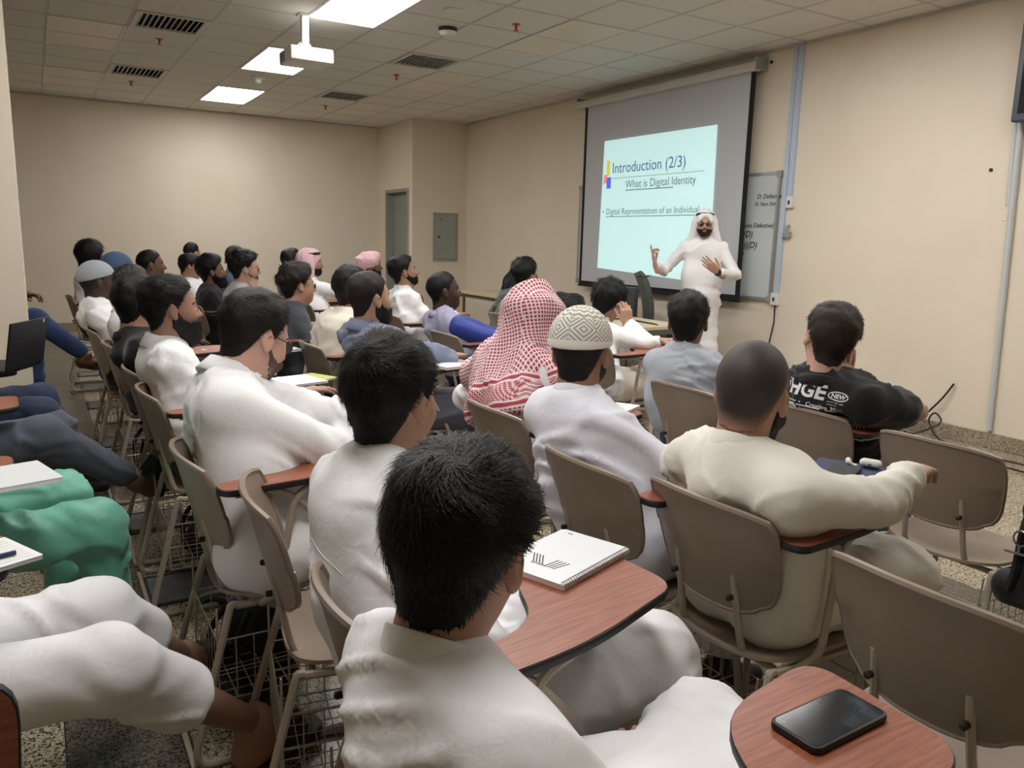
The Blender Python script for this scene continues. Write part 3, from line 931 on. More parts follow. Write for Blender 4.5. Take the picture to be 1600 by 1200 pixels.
def joinVF(L):
    V, F, o = [], [], 0
    for v, f in L:
        V.append(v); F.append(f+o); o += len(v)
    return np.concatenate(V), np.concatenate(F)

# ------------------------------------------------------------------ canonical head (origin between the ears, face towards +x)
def head_prims(w=1.0, jaw=1.0):
    P = [ell((-0.014, 0, 0.030), (0.098, 0.076, 0.090)), ell((0.028, 0, -0.025), (0.060, 0.060, 0.088), k=0.04),
         ell((0.030, 0, -0.068), (0.052, 0.047*jaw, 0.038), k=0.04), ell((0.070, 0, -0.094), (0.020, 0.022, 0.018), k=0.03),
         cap((0.081, -0.030, 0.014), (0.081, 0.030, 0.014), 0.011, k=0.02),
         ell((0.058, 0.040, -0.030), (0.026, 0.020, 0.024), k=0.03), ell((0.058, -0.040, -0.030), (0.026, 0.020, 0.024), k=0.03),
         ell((0.098, 0.033, -0.004), (0.018, 0.017, 0.013), k=0.014, op='s'), ell((0.098, -0.033, -0.004), (0.018, 0.017, 0.013), k=0.014, op='s'),
         ell((0.074, 0.032, -0.004), (0.0135, 0.0145, 0.0125), k=0.004), ell((0.074, -0.032, -0.004), (0.0135, 0.0145, 0.0125), k=0.004),
         cap((0.086, 0, 0.006), (0.111, 0, -0.034), 0.0075, 0.0115, k=0.012),
         ell((0.098, 0.011, -0.038), (0.011, 0.008, 0.008), k=0.008), ell((0.098, -0.011, -0.038), (0.011, 0.008, 0.008), k=0.008),
         cap((0.088, -0.019, -0.0615), (0.088, 0.019, -0.0615), 0.0075, k=0.008), cap((0.086, -0.016, -0.072), (0.086, 0.016, -0.072), 0.008, k=0.007),
         cap((-0.018, 0, -0.05), (-0.040, 0, -0.17), 0.056, 0.060, k=0.035), ell((0.02, 0, -0.115), (0.03, 0.022, 0.03), k=0.04)]
    for s in (-1, 1):
        R = np.array([[0.93, 0.30*s, 0.2], [-0.33*s, 0.94, 0], [-0.17, -0.08*s, 0.98]], dtype=np.float32)
        P += [ell((-0.008, s*0.081, -0.010), (0.020, 0.0085, 0.031), R=R, k=0.008), ell((-0.002, s*0.090, -0.006), (0.011, 0.006, 0.019), R=R, k=0.005, op='s'),
              ell((-0.002, s*0.079, -0.036), (0.010, 0.006, 0.010), k=0.006)]
    return P
HSUB = [q for q in head_prims() if True]

def zline(th, style):
    """hairline height by azimuth (0 = forehead, 180 = nape)"""
    xs_ = [0, 30, 52, 66, 76, 88, 100, 118, 140, 180]
    if style in ('curly', 'bushy'):
        ys_ = [0.070, 0.068, 0.050, 0.018, -0.010, 0.022, 0.006, -0.045, -0.080, -0.088]
    elif style == 'receded':
        ys_ = [0.100, 0.104, 0.075, 0.030, -0.010, 0.026, 0.010, -0.035, -0.070, -0.080]
    elif style == 'buzz':
        ys_ = [0.080, 0.078, 0.058, 0.022, -0.012, 0.026, 0.004, -0.050, -0.082, -0.090]
    else:
        ys_ = [0.072, 0.070, 0.052, 0.020, -0.016, 0.026, 0.004, -0.045, -0.080, -0.090]
    return np.interp(th, xs_, ys_)

def hair_surface(style, h, seed=0):
    top = {'short': 0.019, 'full': 0.024, 'bushy': 0.032, 'curly': 0.030, 'buzz': 0.0048, 'receded': 0.012, 'crop': 0.010, 'long': 0.045}[style]
    side = {'short': 0.007, 'full': 0.011, 'bushy': 0.011, 'curly': 0.014, 'buzz': 0.0042, 'receded': 0.005, 'crop': 0.004, 'long': 0.03}[style]
    lo = np.array([-0.19, -0.15, -0.16]); hi = np.array([0.15, 0.15, 0.19])
    if style == 'long': lo[2] = -0.22
    n = np.ceil((hi-lo)/h).astype(int)
    X, Y, Z = np.meshgrid(*[(lo[i]+h*np.arange(n[i])) for i in range(3)], indexing='ij')
    base_ = None
    for q in [ell((-0.014, 0, 0.030), (0.098, 0.076, 0.090)), ell((0.026, 0, -0.020), (0.060, 0.060, 0.088), k=0.04), cap((-0.018, 0, -0.05), (-0.040, 0, -0.17), 0.056, 0.060, k=0.035)]:
        d = _eval(q, X, Y, Z)
        if base_ is None: base_ = d
        else:
            k = q['k']; m = np.maximum(k-np.abs(base_-d), 0)/k
            base_ = np.minimum(base_, d)-m*m*k*0.25
    th = np.degrees(np.arctan2(np.abs(Y), X+0.010))
    zl = zline(th, style)
    if style == 'long': zl = np.where(th > 80, -0.2, zl)
    s = np.clip((Z-(-0.03))/0.12, 0, 1); s = s*s*(3-2*s)
    t = side+(top-side)*s
    fade = np.clip((Z-zl)/0.045, 0, 1)
    t = t*(0.35+0.65*fade) if style != 'buzz' else t
    PP = np.stack([X.ravel(), Y.ravel(), Z.ravel()], 1)
    nf = {'curly': 70, 'bushy': 38}.get(style, 34)
    amp = {'curly': 0.007, 'bushy': 0.010, 'full': 0.006, 'short': 0.0055, 'crop': 0.0025, 'receded': 0.001, 'buzz': 0.0, 'long': 0.004}[style]
    if amp:
        nz = noise(PP*nf+seed*3.7).reshape(X.shape)
        t = t*(1+0.18*noise(PP*12+seed*5.1).reshape(X.shape))+amp*nz*np.clip(fade, 0.2, 1)
    D = base_-t
    reg = (zl-Z)
    D = np.maximum(D, reg*0.8)
    D = np.maximum(D, -(base_+0.006))        # hollow inside
    return nets(D.astype(np.float32), lo, h)

def beard_surface(style, h, seed=0):
    """style: stubble, short, full, long"""
    tk = {'stubble': 0.002, 'short': 0.007, 'full': 0.014, 'long': 0.018}[style]
    lo = np.array([-0.06, -0.11, -0.20]); hi = np.array([0.16, 0.11, 0.02])
    n = np.ceil((hi-lo)/h).astype(int)
    X, Y, Z = np.meshgrid(*[(lo[i]+h*np.arange(n[i])) for i in range(3)], indexing='ij')
    B = None
    for q in [ell((0.028, 0, -0.025), (0.060, 0.060, 0.088)), ell((0.030, 0, -0.068), (0.052, 0.047, 0.038), k=0.04), ell((0.070, 0, -0.094), (0.020, 0.022, 0.018), k=0.03),
              ell((-0.014, 0, 0.030), (0.098, 0.076, 0.090), k=0.04), ell((0.058, 0.040, -0.030), (0.026, 0.020, 0.024), k=0.03), ell((0.058, -0.040, -0.030), (0.026, 0.020, 0.024), k=0.03),
              cap((0.086, -0.019, -0.0665), (0.086, 0.019, -0.0665), 0.009, k=0.008)]:
        d = _eval(q, X, Y, Z)
        if B is None: B = d
        else:
            k = q['k']; m = np.maximum(k-np.abs(B-d), 0)/k
            B = np.minimum(B, d)-m*m*k*0.25
    PP = np.stack([X.ravel(), Y.ravel(), Z.ravel()], 1)
    nz = noise(PP*45+seed).reshape(X.shape)
    D = B-tk*(0.75+0.35*nz)
    if style in ('full', 'long'):
        e = _eval(ell((0.062, 0, -0.105), (0.048, 0.050, 0.045 if style == 'full' else 0.062)), X, Y, Z)-0.004*nz
        k = 0.03; m = np.maximum(k-np.abs(D-e), 0)/k
        D = np.minimum(D, e)-m*m*k*0.25
    # region: below a line from the ear down to the mouth corner, then over the lip
    ze = np.interp(X, [-0.02, 0.01, 0.03, 0.06, 0.085, 0.12], [-0.03, -0.008, -0.040, -0.056, -0.050, -0.048])
    D = np.maximum(D, (Z-ze)*0.8)
    D = np.maximum(D, -(X+0.012)*0.9)
    mouth = _eval(ell((0.095, 0, -0.0665), (0.03, 0.018, 0.0065)), X, Y, Z)
    D = np.maximum(D, -mouth)
    D = np.maximum(D, -(B+0.005))
    return nets(D.astype(np.float32), lo, h)

_cache = {}
def cached(key, fn):
    if key not in _cache: _cache[key] = fn()
    return _cache[key]

def hand_prims(curl=0.5, spread=1.0, thumb=0.5, point=False, h=0.004):
    """right hand, wrist at the origin, fingers along +x, palm down (-z), thumb on +y"""
    P = [cap((-0.05, 0, 0), (0.0, 0, 0), 0.028, 0.025, k=0.01, sq=((0, 0, 1), 1.25))]
    for y0, y1, r in ((0.018, 0.030, 0.0145), (0.006, 0.010, 0.0145), (-0.007, -0.010, 0.014), (-0.018, -0.029, 0.0125)):
        P.append(cap((0.0, y0, 0), (0.082 if y1 > -0.02 else 0.074, y1, 0), r, r*0.92, k=0.012))
    sp = [0.10, 0.02, -0.06, -0.16]
    base_ = [(0.088, 0.030), (0.093, 0.010), (0.089, -0.010), (0.078, -0.029)]
    ln = [(0.040, 0.025, 0.020), (0.045, 0.028, 0.021), (0.041, 0.026, 0.020), (0.032, 0.020, 0.018)]
    rr = [0.0092, 0.0095, 0.0090, 0.0080]
    for i in range(4):
        p = np.array([base_[i][0], base_[i][1], 0.0]); a = 0.25*curl
        c = curl if not (point and i == 0) else 0.05
        if point and i > 0: c = 1.35
        ang = 0.35*c
        az = sp[i]*spread
        r = rr[i]
        for s in range(3):
            d = np.array([math.cos(ang)*math.cos(az), math.cos(ang)*math.sin(az), -math.sin(ang)])
            q = p+d*ln[i][s]
            P.append(cap(p, q, r, r*0.93, k=0.003))
            p = q; r *= 0.93; ang += c*(0.85 if s == 0 else 0.6)
    t0 = np.array([0.018, 0.020, -0.004]); a = 0.9-0.45*(1-thumb)
    d1 = np.array([0.62, 0.75*(0.5+thumb*0.5), -0.28]); d1 /= np.linalg.norm(d1)
    d2 = np.array([0.85, 0.45*(0.3+thumb*0.7), -0.25-0.2*curl]); d2 /= np.linalg.norm(d2)
    t1 = t0+d1*0.042; t2 = t1+d2*0.032; t3 = t2+(d2*0.9+np.array([0.1, -0.05, -0.05]))*0.024
    P += [cap(t0, t1, 0.0155, 0.0115, k=0.012), cap(t1, t2, 0.0112, 0.0100, k=0.003), cap(t2, t3, 0.0098, 0.0085, k=0.003)]
    return P

def foot_prims():
    """right foot, ankle at the origin, toes along +x, sole at z = -0.085, big toe on +y"""
    P = [cap((0.0, 0, 0.012), (0.0, 0, 0.0), 0.036, 0.034, k=0.02), cap((-0.01, 0, -0.01), (-0.035, 0, -0.055), 0.034, 0.028, k=0.02),
         cap((0.0, 0, -0.02), (0.09, 0.006, -0.052), 0.036, 0.024, k=0.03), cap((-0.03, 0, -0.062), (0.10, 0.018, -0.066), 0.024, 0.019, k=0.03), cap((-0.02, -0.01, -0.065), (0.09, -0.022, -0.068), 0.021, 0.017, k=0.03)]
    toes = [(0.030, 0.150, 0.0125), (0.010, 0.152, 0.0095), (-0.008, 0.145, 0.0088), (-0.023, 0.134, 0.0083), (-0.036, 0.120, 0.0080)]
    for y, x, r in toes:
        P.append(cap((0.095, y*0.85, -0.070), (x-0.01, y, -0.073), r*1.1, r, k=0.004))
    return P

def frameM(origin, xdir, zdir, mirror=False, scale=1.0):
    x = np.array(xdir, float); x /= np.linalg.norm(x)+1e-9
    z = np.array(zdir, float); z = z-x*np.dot(z, x); z /= np.linalg.norm(z)+1e-9
    y = np.cross(z, x)
    R = np.stack([x, y*(-1 if mirror else 1), z], 1)*scale
    return R, np.array(origin, float)
def placeVF(VF, M, flip=False):
    V, F = VF
    return V @ M[0].T+M[1], (F[:, ::-1] if flip else F)

def rot(yaw, pitch, roll):
    """head frame: rows->columns of local axes; pitch > 0 looks up, roll > 0 tilts to the right shoulder"""
    cy_, sy_ = math.cos(yaw), math.sin(yaw); cp, sp = math.cos(pitch), math.sin(pitch); cr, sr = math.cos(roll), math.sin(roll)
    Rz = np.array([[cy_, -sy_, 0], [sy_, cy_, 0], [0, 0, 1]])
    Ry = np.array([[cp, 0, -sp], [0, 1, 0], [sp, 0, cp]])
    Rx = np.array([[1, 0, 0], [0, cr, -sr], [0, sr, cr]])
    return Rz @ Ry @ Rx

def ik(a, b, l1, l2, pole):
    a = np.array(a, float); b = np.array(b, float)
    d = b-a; L = np.linalg.norm(d)
    if L > (l1+l2)*0.995:
        b = a+d/L*(l1+l2)*0.995; d = b-a; L = np.linalg.norm(d)
    u = d/L
    x = (l1*l1-l2*l2+L*L)/(2*L)
    hgt = math.sqrt(max(l1*l1-x*x, 1e-6))
    p = np.array(pole, float); p = p-u*np.dot(p, u); p /= np.linalg.norm(p)+1e-9
    return a+u*x+p*hgt, b

# ------------------------------------------------------------------ people materials
def skin_mat(name, rgb):
    g_ = sum(rgb)/3; rgb = tuple(v*0.88+g_*0.12 for v in rgb)
    c = srgb(*rgb)
    return mat(name, c, 0.48, spec=0.4, bump=(300, 0.08, 0.0006), var=(18, (min(1, c[0]*1.08), c[1]*0.86, c[2]*0.82, 1), 0.40, 0.85), sss=0.08)
SKIN = {'fair': skin_mat('fair_skin', (204, 164, 144)), 'tan': skin_mat('tan_skin', (178, 138, 115)), 'olive': skin_mat('olive_skin', (156, 117, 95)),
        'brown': skin_mat('brown_skin', (112, 80, 62)), 'dark': skin_mat('dark_skin', (68, 46, 36))}
def hair_mat(name, rgb):
    m = mat(name, srgb(*rgb), 0.5, spec=0.28, bump=(240, 0.8, 0.003))
    return m
HAIR = {'black': hair_mat('black_hair', (16, 14, 15)), 'dark': hair_mat('dark_brown_hair', (30, 23, 20)), 'brown': hair_mat('brown_hair', (52, 41, 35)), 'grey': hair_mat('greying_hair', (70, 64, 58))}
def stub_mat(name, rgb, skin, z0, z1):
    m = bpy.data.materials.new(name); m.use_nodes = True
    nt = m.node_tree; N = nt.nodes; L = nt.links; b = N['Principled BSDF']; b.inputs['Roughness'].default_value = 0.6
    at = N.new('ShaderNodeAttribute'); at.attribute_name = 'hl'
    mr = N.new('ShaderNodeMapRange'); mr.inputs[1].default_value = z0; mr.inputs[2].default_value = z1
    L.new(at.outputs['Fac'], mr.inputs[0])
    tc = N.new('ShaderNodeTexCoord'); v = N.new('ShaderNodeTexNoise'); v.inputs['Scale'].default_value = 420; v.inputs['Detail'].default_value = 1
    L.new(tc.outputs['Object'], v.inputs['Vector'])
    ad = N.new('ShaderNodeMath'); ad.operation = 'MULTIPLY_ADD'; ad.inputs[1].default_value = 0.5; L.new(v.outputs['Fac'], ad.inputs[0]); L.new(mr.outputs[0], ad.inputs[2])
    r = N.new('ShaderNodeValToRGB'); r.color_ramp.elements[0].position = 0.25; r.color_ramp.elements[0].color = srgb(*skin); r.color_ramp.elements[1].position = 0.95; r.color_ramp.elements[1].color = srgb(*rgb)
    L.new(ad.outputs[0], r.inputs['Fac']); L.new(r.outputs['Color'], b.inputs['Base Color'])
    bp = N.new('ShaderNodeBump'); bp.inputs['Strength'].default_value = 0.5; bp.inputs['Distance'].default_value = 0.0012; L.new(v.outputs['Fac'], bp.inputs['Height']); L.new(bp.outputs['Normal'], b.inputs['Normal'])
    return m
M_BUZZ = stub_mat('buzz_cut_stubble', (58, 48, 44), (156, 116, 94), 0.0, 0.06)
M_BUZZD = stub_mat('dark_buzz_stubble', (20, 17, 17), (60, 42, 34), 0.0, 0.03)
def cloth_mat(name, rgb, rough=0.75, fine=900, wr=30, ws=0.35, sheen=0.15):
    if name in _mats: return _mats[name]
    m = bpy.data.materials.new(name); m.use_nodes = True
    nt = m.node_tree; N = nt.nodes; L = nt.links; b = N['Principled BSDF']
    c = srgb(*rgb)
    b.inputs['Base Color'].default_value = c; b.inputs['Roughness'].default_value = rough
    b.inputs['Specular IOR Level'].default_value = 0.3; b.inputs['Sheen Weight'].default_value = sheen
    tc = N.new('ShaderNodeTexCoord')
    n1 = N.new('ShaderNodeTexNoise'); n1.inputs['Scale'].default_value = fine; n1.inputs['Detail'].default_value = 1
    n2 = N.new('ShaderNodeTexNoise'); n2.inputs['Scale'].default_value = wr; n2.inputs['Detail'].default_value = 3; n2.inputs['Distortion'].default_value = 0.8
    L.new(tc.outputs['Object'], n1.inputs['Vector']); L.new(tc.outputs['Object'], n2.inputs['Vector'])
    b1 = N.new('ShaderNodeBump'); b1.inputs['Strength'].default_value = 0.15; b1.inputs['Distance'].default_value = 0.0005
    b2 = N.new('ShaderNodeBump'); b2.inputs['Strength'].default_value = ws; b2.inputs['Distance'].default_value = 0.004
    L.new(n1.outputs['Fac'], b1.inputs['Height']); L.new(n2.outputs['Fac'], b2.inputs['Height'])
    L.new(b2.outputs['Normal'], b1.inputs['Normal']); L.new(b1.outputs['Normal'], b.inputs['Normal'])
    _mats[name] = m
    return m
M_EYEW = mat('eye_white', srgb(215, 210, 202), 0.2); M_IRIS = mat('dark_iris', srgb(30, 20, 15), 0.15); M_LIP = mat('lip_skin', srgb(160, 96, 84), 0.45)
M_STUBBLE = mat('beard_stubble', srgb(92, 72, 62), 0.7)
M_GLASS = mat('black_glasses_frame', srgb(18, 18, 20), 0.3); M_GLASSG = mat('gold_glasses_frame', srgb(150, 130, 90), 0.3, metal=0.7)
M_LENS = bpy.data.materials.new('clear_lens'); M_LENS.use_nodes = True
_b = M_LENS.node_tree.nodes['Principled BSDF']; _b.inputs['Transmission Weight'].default_value = 1.0; _b.inputs['Roughness'].default_value = 0.02; _b.inputs['IOR'].default_value = 1.05; _b.inputs['Base Color'].default_value = (0.92, 0.95, 0.96, 1)
# ------------------------------------------------------------------ a person
CR = dict(near=(0.012, 0.0052, 0.0047, 0.0052), mid=(0.018, 0.0078, 0.0064, 0.0085), far=(0.027, 0.0105, 0.0085, 0.012))
STR = []

def fold_disp(V, F, amp, joints, seed):
    N = vnormals(V, F)
    P = V+seed*1.37
    w_ = noise(P*3.2); w2 = noise(P*6.5+3)
    f = noise(P*5.0+9)*amp*0.35
    for (d1, fr, ph) in (((0.35, 0.45, 0.82), 15.0, 0.0), ((-0.3, -0.62, 0.72), 13.0, 7.0), ((0.75, 0.1, 0.65), 17.0, 13.0)):
        d1 = np.array(d1); d1 /= np.linalg.norm(d1)
        ac = P @ d1
        Q = P-np.outer(ac, d1)
        n = noise(np.stack([Q[:, 0]*3.5+w_*0.8, Q[:, 1]*3.5+w2*0.5, ac*fr+w_*1.5+ph], 1))
        g = np.clip(noise(P*3.7+ph*3)*1.8+0.35, 0, 1)
        f += g*(np.maximum(0, 1-np.abs(n)*3.2)**1.4-0.25)*amp*1.15
    for (E, ax, rad, a2) in joints:
        d = V-E; t = d @ ax; r = np.linalg.norm(d, axis=1)
        g = np.exp(-(r/rad)**2)
        f += a2*1.5*g*np.sin(t*95+5*w2+3*noise(P*9))
    return V+N*f[:, None]

def hair_strands(VF, n, L, wd, seed, crown=(-0.072, 0.0, 0.085), lift=0.35, swirl=0.5, messy=0.25):
    V, F = VF
    rs = np.random.RandomState(seed)
    N = vnormals(V, F)
    c = V-np.array([-0.01, 0, 0.02])
    ok = (N*c).sum(1) > 0.25*np.linalg.norm(c, axis=1)
    idx = np.nonzero(ok)[0]
    i = rs.choice(idx, n)
    p = V[i]+rs.normal(0, 0.0025, (n, 3)); nn = N[i]
    cr = np.array(crown)
    aw = p-cr; aw -= nn*(aw*nn).sum(1)[:, None]
    dl = np.linalg.norm(aw, axis=1, keepdims=True)+1e-6
    aw /= dl
    sw = np.cross(nn, aw)
    fl = aw+sw*swirl*np.exp(-(dl/0.07)**2)+rs.normal(0, messy, (n, 3))+np.array([0.25, 0, -0.15])
    fl += 0.5*np.stack([noise(p*25+seed), noise(p*25+9+seed), noise(p*25+17+seed)], 1)
    fl -= nn*(fl*nn).sum(1)[:, None]; fl /= np.linalg.norm(fl, axis=1, keepdims=True)+1e-6
    sd = np.cross(fl, nn); sd /= np.linalg.norm(sd, axis=1, keepdims=True)+1e-6
    ln = L*(0.5+0.7*rs.rand(n, 1))
    th_ = np.degrees(np.arctan2(np.abs(p[:, 1]), p[:, 0]+0.01)); hl_ = p[:, 2]-zline(th_, 'short')
    ln = ln*np.clip(hl_/0.05, 0.22, 1)[:, None]
    pts = []
    for s in (0, 0.35, 0.7, 1.0):
        h = lift*(s-0.75*s*s)
        q = p-nn*0.002+fl*ln*s+nn*ln*h
        ww = wd*(1-0.75*s)
        pts.append(q-sd*ww); pts.append(q+sd*ww)
    VV = np.stack(pts, 1).reshape(-1, 3)
    b = (np.arange(n)*8)[:, None]
    Fq = np.concatenate([b+np.array([[0, 1, 3, 2]]), b+np.array([[2, 3, 5, 4]]), b+np.array([[4, 5, 7, 6]])])
    return VV, Fq

def ring_loft(prof, ex, ey, n=36, open_front=0.0):
    """profile [(radius, z)...] swept round the neck; ex,ey radial scale; closed tube of the profile"""
    vs, fs = [], []
    m = len(prof)
    for k in range(n):
        a = 2*math.pi*k/n
        for (r, z) in prof:
            vs.append((r*ex*math.cos(a), r*ey*math.sin(a), z-0.010*math.cos(a)))
    for k in range(n):
        for j in range(m):
            fs.append((k*m+j, ((k+1) % n)*m+j, ((k+1) % n)*m+(j+1) % m, k*m+(j+1) % m))
    return np.array(vs), np.array(fs)

def person(label, x, y, H, hy=0, hp=0, hr=0, yaw=0, lvl='mid', skin='olive', hair='short', hcol='black', beard=None, outfit='thobe', top='white_cotton', bottom=None,
           collar='band', sleeve='long', b=1.0, hs=1.0, RH=None, LH=None, rpole=None, lpole=None, knees=None, ankles=None, pelvis=(0, 0, 0.54), hands=('rest', 'rest'),
           group=None, shoes='black_leather', z0=0.0, seed=0, slouch=0.03, strands=None, hem=None, sw=0.165, amp=None, standing=False, gut=0.0, glasses=None, face=True, hroot=None, ty=0.0,
           rhz=None, lhz=None, relb=None, lelb=None, rhd=None, lhd=None, fsc=1.0, chair_x='auto', calf=None, cuff=0.04, hatch=None, shoulder_dz=0.0, thobe_tight=1.0):
    hc, hh, hd, hf = CR[lvl]
    if chair_x == 'auto': chair_x = LASTCHAIR[0]
    root = empty('person', (x, y, z0), math.radians(yaw))
    tag(root, label, 'person', group)
    ry = math.radians(yaw)
    c, s = math.cos(ry), math.sin(ry)
    def loc(p):
        dx, dy = p[0]-x, p[1]-y
        return np.array([c*dx+s*dy, -s*dx+c*dy, p[2]-z0])
    Hl = loc(H)
    if lvl in ('mid', 'far') and not standing: Hl[2] -= 0.03
    Rh = rot(math.radians(hy-yaw), math.radians(hp), math.radians(hr))
    HM = (Rh*hs, Hl)
    NB = Hl+Rh @ np.array([-0.036, 0, -0.150])*hs
    P = np.array(pelvis, float)
    # torso twist
    tc_, ts_ = math.cos(math.radians(ty)), math.sin(math.radians(ty))
    side = np.array([-ts_, tc_, 0]); fwd = np.array([tc_, ts_, 0])
    up = NB-P; up /= np.linalg.norm(up)
    w1 = P+(NB-P)*0.42-fwd*slouch*1.3
    w2 = P+(NB-P)*0.80-fwd*slouch*1.1
    if not standing and chair_x is not None:
        lim = (chair_x-x)+0.062+0.112*b
        for q_ in (w1, w2, P):
            if q_[2] < 0.93: q_[0] = max(q_[0], lim+(0.0 if q_[2] < 0.85 else -0.04))
    sd_ = shoulder_dz
    S = {1: NB+side*sw*b-up*0.060-fwd*0.012+np.array([0, 0, sd_]), -1: NB-side*sw*b-up*0.060-fwd*0.012+np.array([0, 0, -sd_])}
    if RH is None: RH = (0.30, -0.12, 0.72)
    if LH is None: LH = (0.28, 0.08, 0.66)
    if isinstance(RH[0], str): RH = tuple(Hl+Rh @ np.array(RH[1])*hs)
    if isinstance(LH[0], str): LH = tuple(Hl+Rh @ np.array(LH[1])*hs)
    W = {}; E = {}
    for sgn, T, pole in ((-1, RH, rpole), (1, LH, lpole)):
        if pole is None: pole = (-0.3, sgn*0.7, -0.8)
        E[sgn], W[sgn] = ik(S[sgn], T, 0.285, 0.255, pole)
        ov = relb if sgn == -1 else lelb
        if ov is not None: E[sgn] = np.array(ov, float); W[sgn] = np.array(T, float)
    if standing:
        K = {1: P+np.array([0.02, 0.10, -0.42]), -1: P+np.array([0.0, -0.10, -0.42])}
        An = {1: np.array([P[0]+0.0, P[1]+0.11, 0.09]), -1: np.array([P[0]-0.02, P[1]-0.11, 0.09])}
    else:
        K = {1: np.array([0.40, 0.125, 0.52]), -1: np.array([0.41, -0.125, 0.52])}
        An = {1: np.array([0.40, 0.12, 0.09]), -1: np.array([0.37, -0.12, 0.09])}
    if knees:
        K = {1: np.array(knees[0], float), -1: np.array(knees[1], float)}
    if ankles:
        An = {1: np.array(ankles[0], float), -1: np.array(ankles[1], float)}
    # ---------------- body: one mesh
    pieces = []
    hk = cached(('head', hh), lambda: (lambda vf: (relax(*vf, it=1, lam=0.4), vf[1]))(surface(head_prims(), hh)))
    pieces.append(placeVF(hk, HM))
    ar = 0.030 if sleeve == 'long' else 0.044
    core = [cap(P+side*0.05, w1+side*0.05, 0.07*b, 0.06*b, k=0.06), cap(P-side*0.05, w1-side*0.05, 0.07*b, 0.06*b, k=0.06), cap(w1, w2, 0.075*b, 0.06*b, k=0.06), cap(w2, NB, 0.055, 0.048, k=0.04), cap(NB, Hl+Rh@np.array([-0.02, 0, -0.07])*hs, 0.052, 0.046, k=0.02)]
    for sgn in (1, -1):
        core += [cap(w2, S[sgn], 0.04, 0.034, k=0.05), cap(S[sgn], E[sgn], ar, ar*0.85, k=0.02), cap(E[sgn], W[sgn], 0.030 if sleeve == 'long' else 0.037, 0.024, k=0.02),
                 cap(P+side*0.075*sgn, K[sgn], 0.062, 0.046, k=0.04), cap(K[sgn], K[sgn]*0.6+An[sgn]*0.4, 0.046, 0.050, k=0.03), cap(K[sgn]*0.6+An[sgn]*0.4, An[sgn], 0.050, 0.033, k=0.03)]
    vf = surface(core, max(hc, 0.016)); pieces.append((relax(*vf, it=1), vf[1]))
    for sgn, pose, hz in ((-1, hands[0], rhz), (1, hands[1], lhz)):
        if pose is None: continue
        pr = {'rest': dict(curl=0.35, spread=0.5, thumb=0.3), 'flat': dict(curl=0.12, spread=0.7, thumb=0.5), 'fist': dict(curl=1.25, spread=0.1, thumb=0.1), 'grip': dict(curl=0.75, spread=0.3, thumb=0.3),
              'open': dict(curl=0.2, spread=1.2, thumb=1.0), 'point': dict(curl=0.5, spread=0.5, thumb=0.7, point=True)}[pose]
        key = ('hand', pose, hd)
        hv = cached(key, lambda: surface(hand_prims(**pr), hd))
        fx = W[sgn]-E[sgn]; fx = fx/np.linalg.norm(fx)
        up_ = np.array([0, 0, 1.0]) if hz is None else np.array(hz, float)
        hdir = fx.copy()
        if hz is None and not standing:
            hdir = fx*np.array([1, 1, 0.4]); hdir /= np.linalg.norm(hdir)
        if rhd is not None and sgn == -1: hdir = np.array(rhd, float)
        if lhd is not None and sgn == 1: hdir = np.array(lhd, float)
        M = frameM(W[sgn]+fx*0.004, hdir, up_, mirror=(sgn == 1))
        pieces.append(placeVF(hv, M, flip=(sgn == 1)))
    bare = shoes in ('sandals', 'bare')
    fdir = {}
    for sgn in (1, -1):
        fl = np.array([1.0, 0.18*sgn, 0]); sh = An[sgn]-K[sgn]
        if An[sgn][2] > 0.14 or hatch:
            fl = np.array([1.0, 0.18*sgn, 0.35])
        if hatch and sgn in hatch: fl = np.array(hatch[sgn], float)
        fdir[sgn] = fl
        if not bare: continue
        fv = cached(('foot', hd), lambda: surface(foot_prims(), 0.0055 if bare else 0.009))
        upv = -(sh/np.linalg.norm(sh)); 
        M = frameM(An[sgn], fl, (0, 0, 1) if An[sgn][2] < 0.14 else upv, mirror=(sgn == 1), scale=fsc)
        pieces.append(placeVF(fv, M, flip=(sgn == 1)))
    V, F = joinVF(pieces)
    link('body', qmesh('body', V, F), SKIN[skin], root)
    # ---------------- clothes
    na = (Hl+Rh@np.array([-0.018, 0, -0.06])*hs)-NB; na /= np.linalg.norm(na)
    am = amp if amp is not None else {'near': 0.0125, 'mid': 0.0105, 'far': 0.007}[lvl]
    pr = []
    for sgn in (1, -1):
        o = side*0.082*sgn*b
        pr += [cap(P+o, w1+o, 0.112*b, 0.108*b, k=0.07, sq=(tuple(fwd), 1.08)), cap(w1+o, w2+o, 0.108*b, 0.100*b, k=0.07, sq=(tuple(fwd), 1.08))]
    if gut: pr.append(ell(w1+fwd*0.06-np.array([0, 0, 0.03]), (0.15*gut, 0.17*gut, 0.16*gut), k=0.08))
    pr.append(cap(w2, NB-up*0.022, 0.085*b, 0.061, k=0.06))
    pr.append(cap(NB-na*0.075, NB-na*0.012, 0.092, 0.0755, k=0.045, flat=0.0))
    for sgn in (1, -1):
        pr.append(cap(NB-up*0.042+side*0.04*sgn, S[sgn], 0.054, 0.062*min(b, 1.1), k=0.07))
        e_ = E[sgn]; sl_ = S[sgn]
        if sleeve == 'long':
            pr += [cap(sl_, e_, 0.064*b, 0.053*b, k=0.028), cap(e_, W[sgn], 0.052*b, 0.041, k=0.02, flat=0.006)]
        else:
            m_ = sl_+(e_-sl_)*0.68
            pr += [cap(sl_, m_, 0.066*b, 0.066*b, k=0.03, flat=0.0)]
    jt = [(E[sg], (W[sg]-S[sg])/np.linalg.norm(W[sg]-S[sg]), 0.10, am*(0.28 if lvl == 'near' else 0.45)) for sg in (1, -1)]
    legs = []
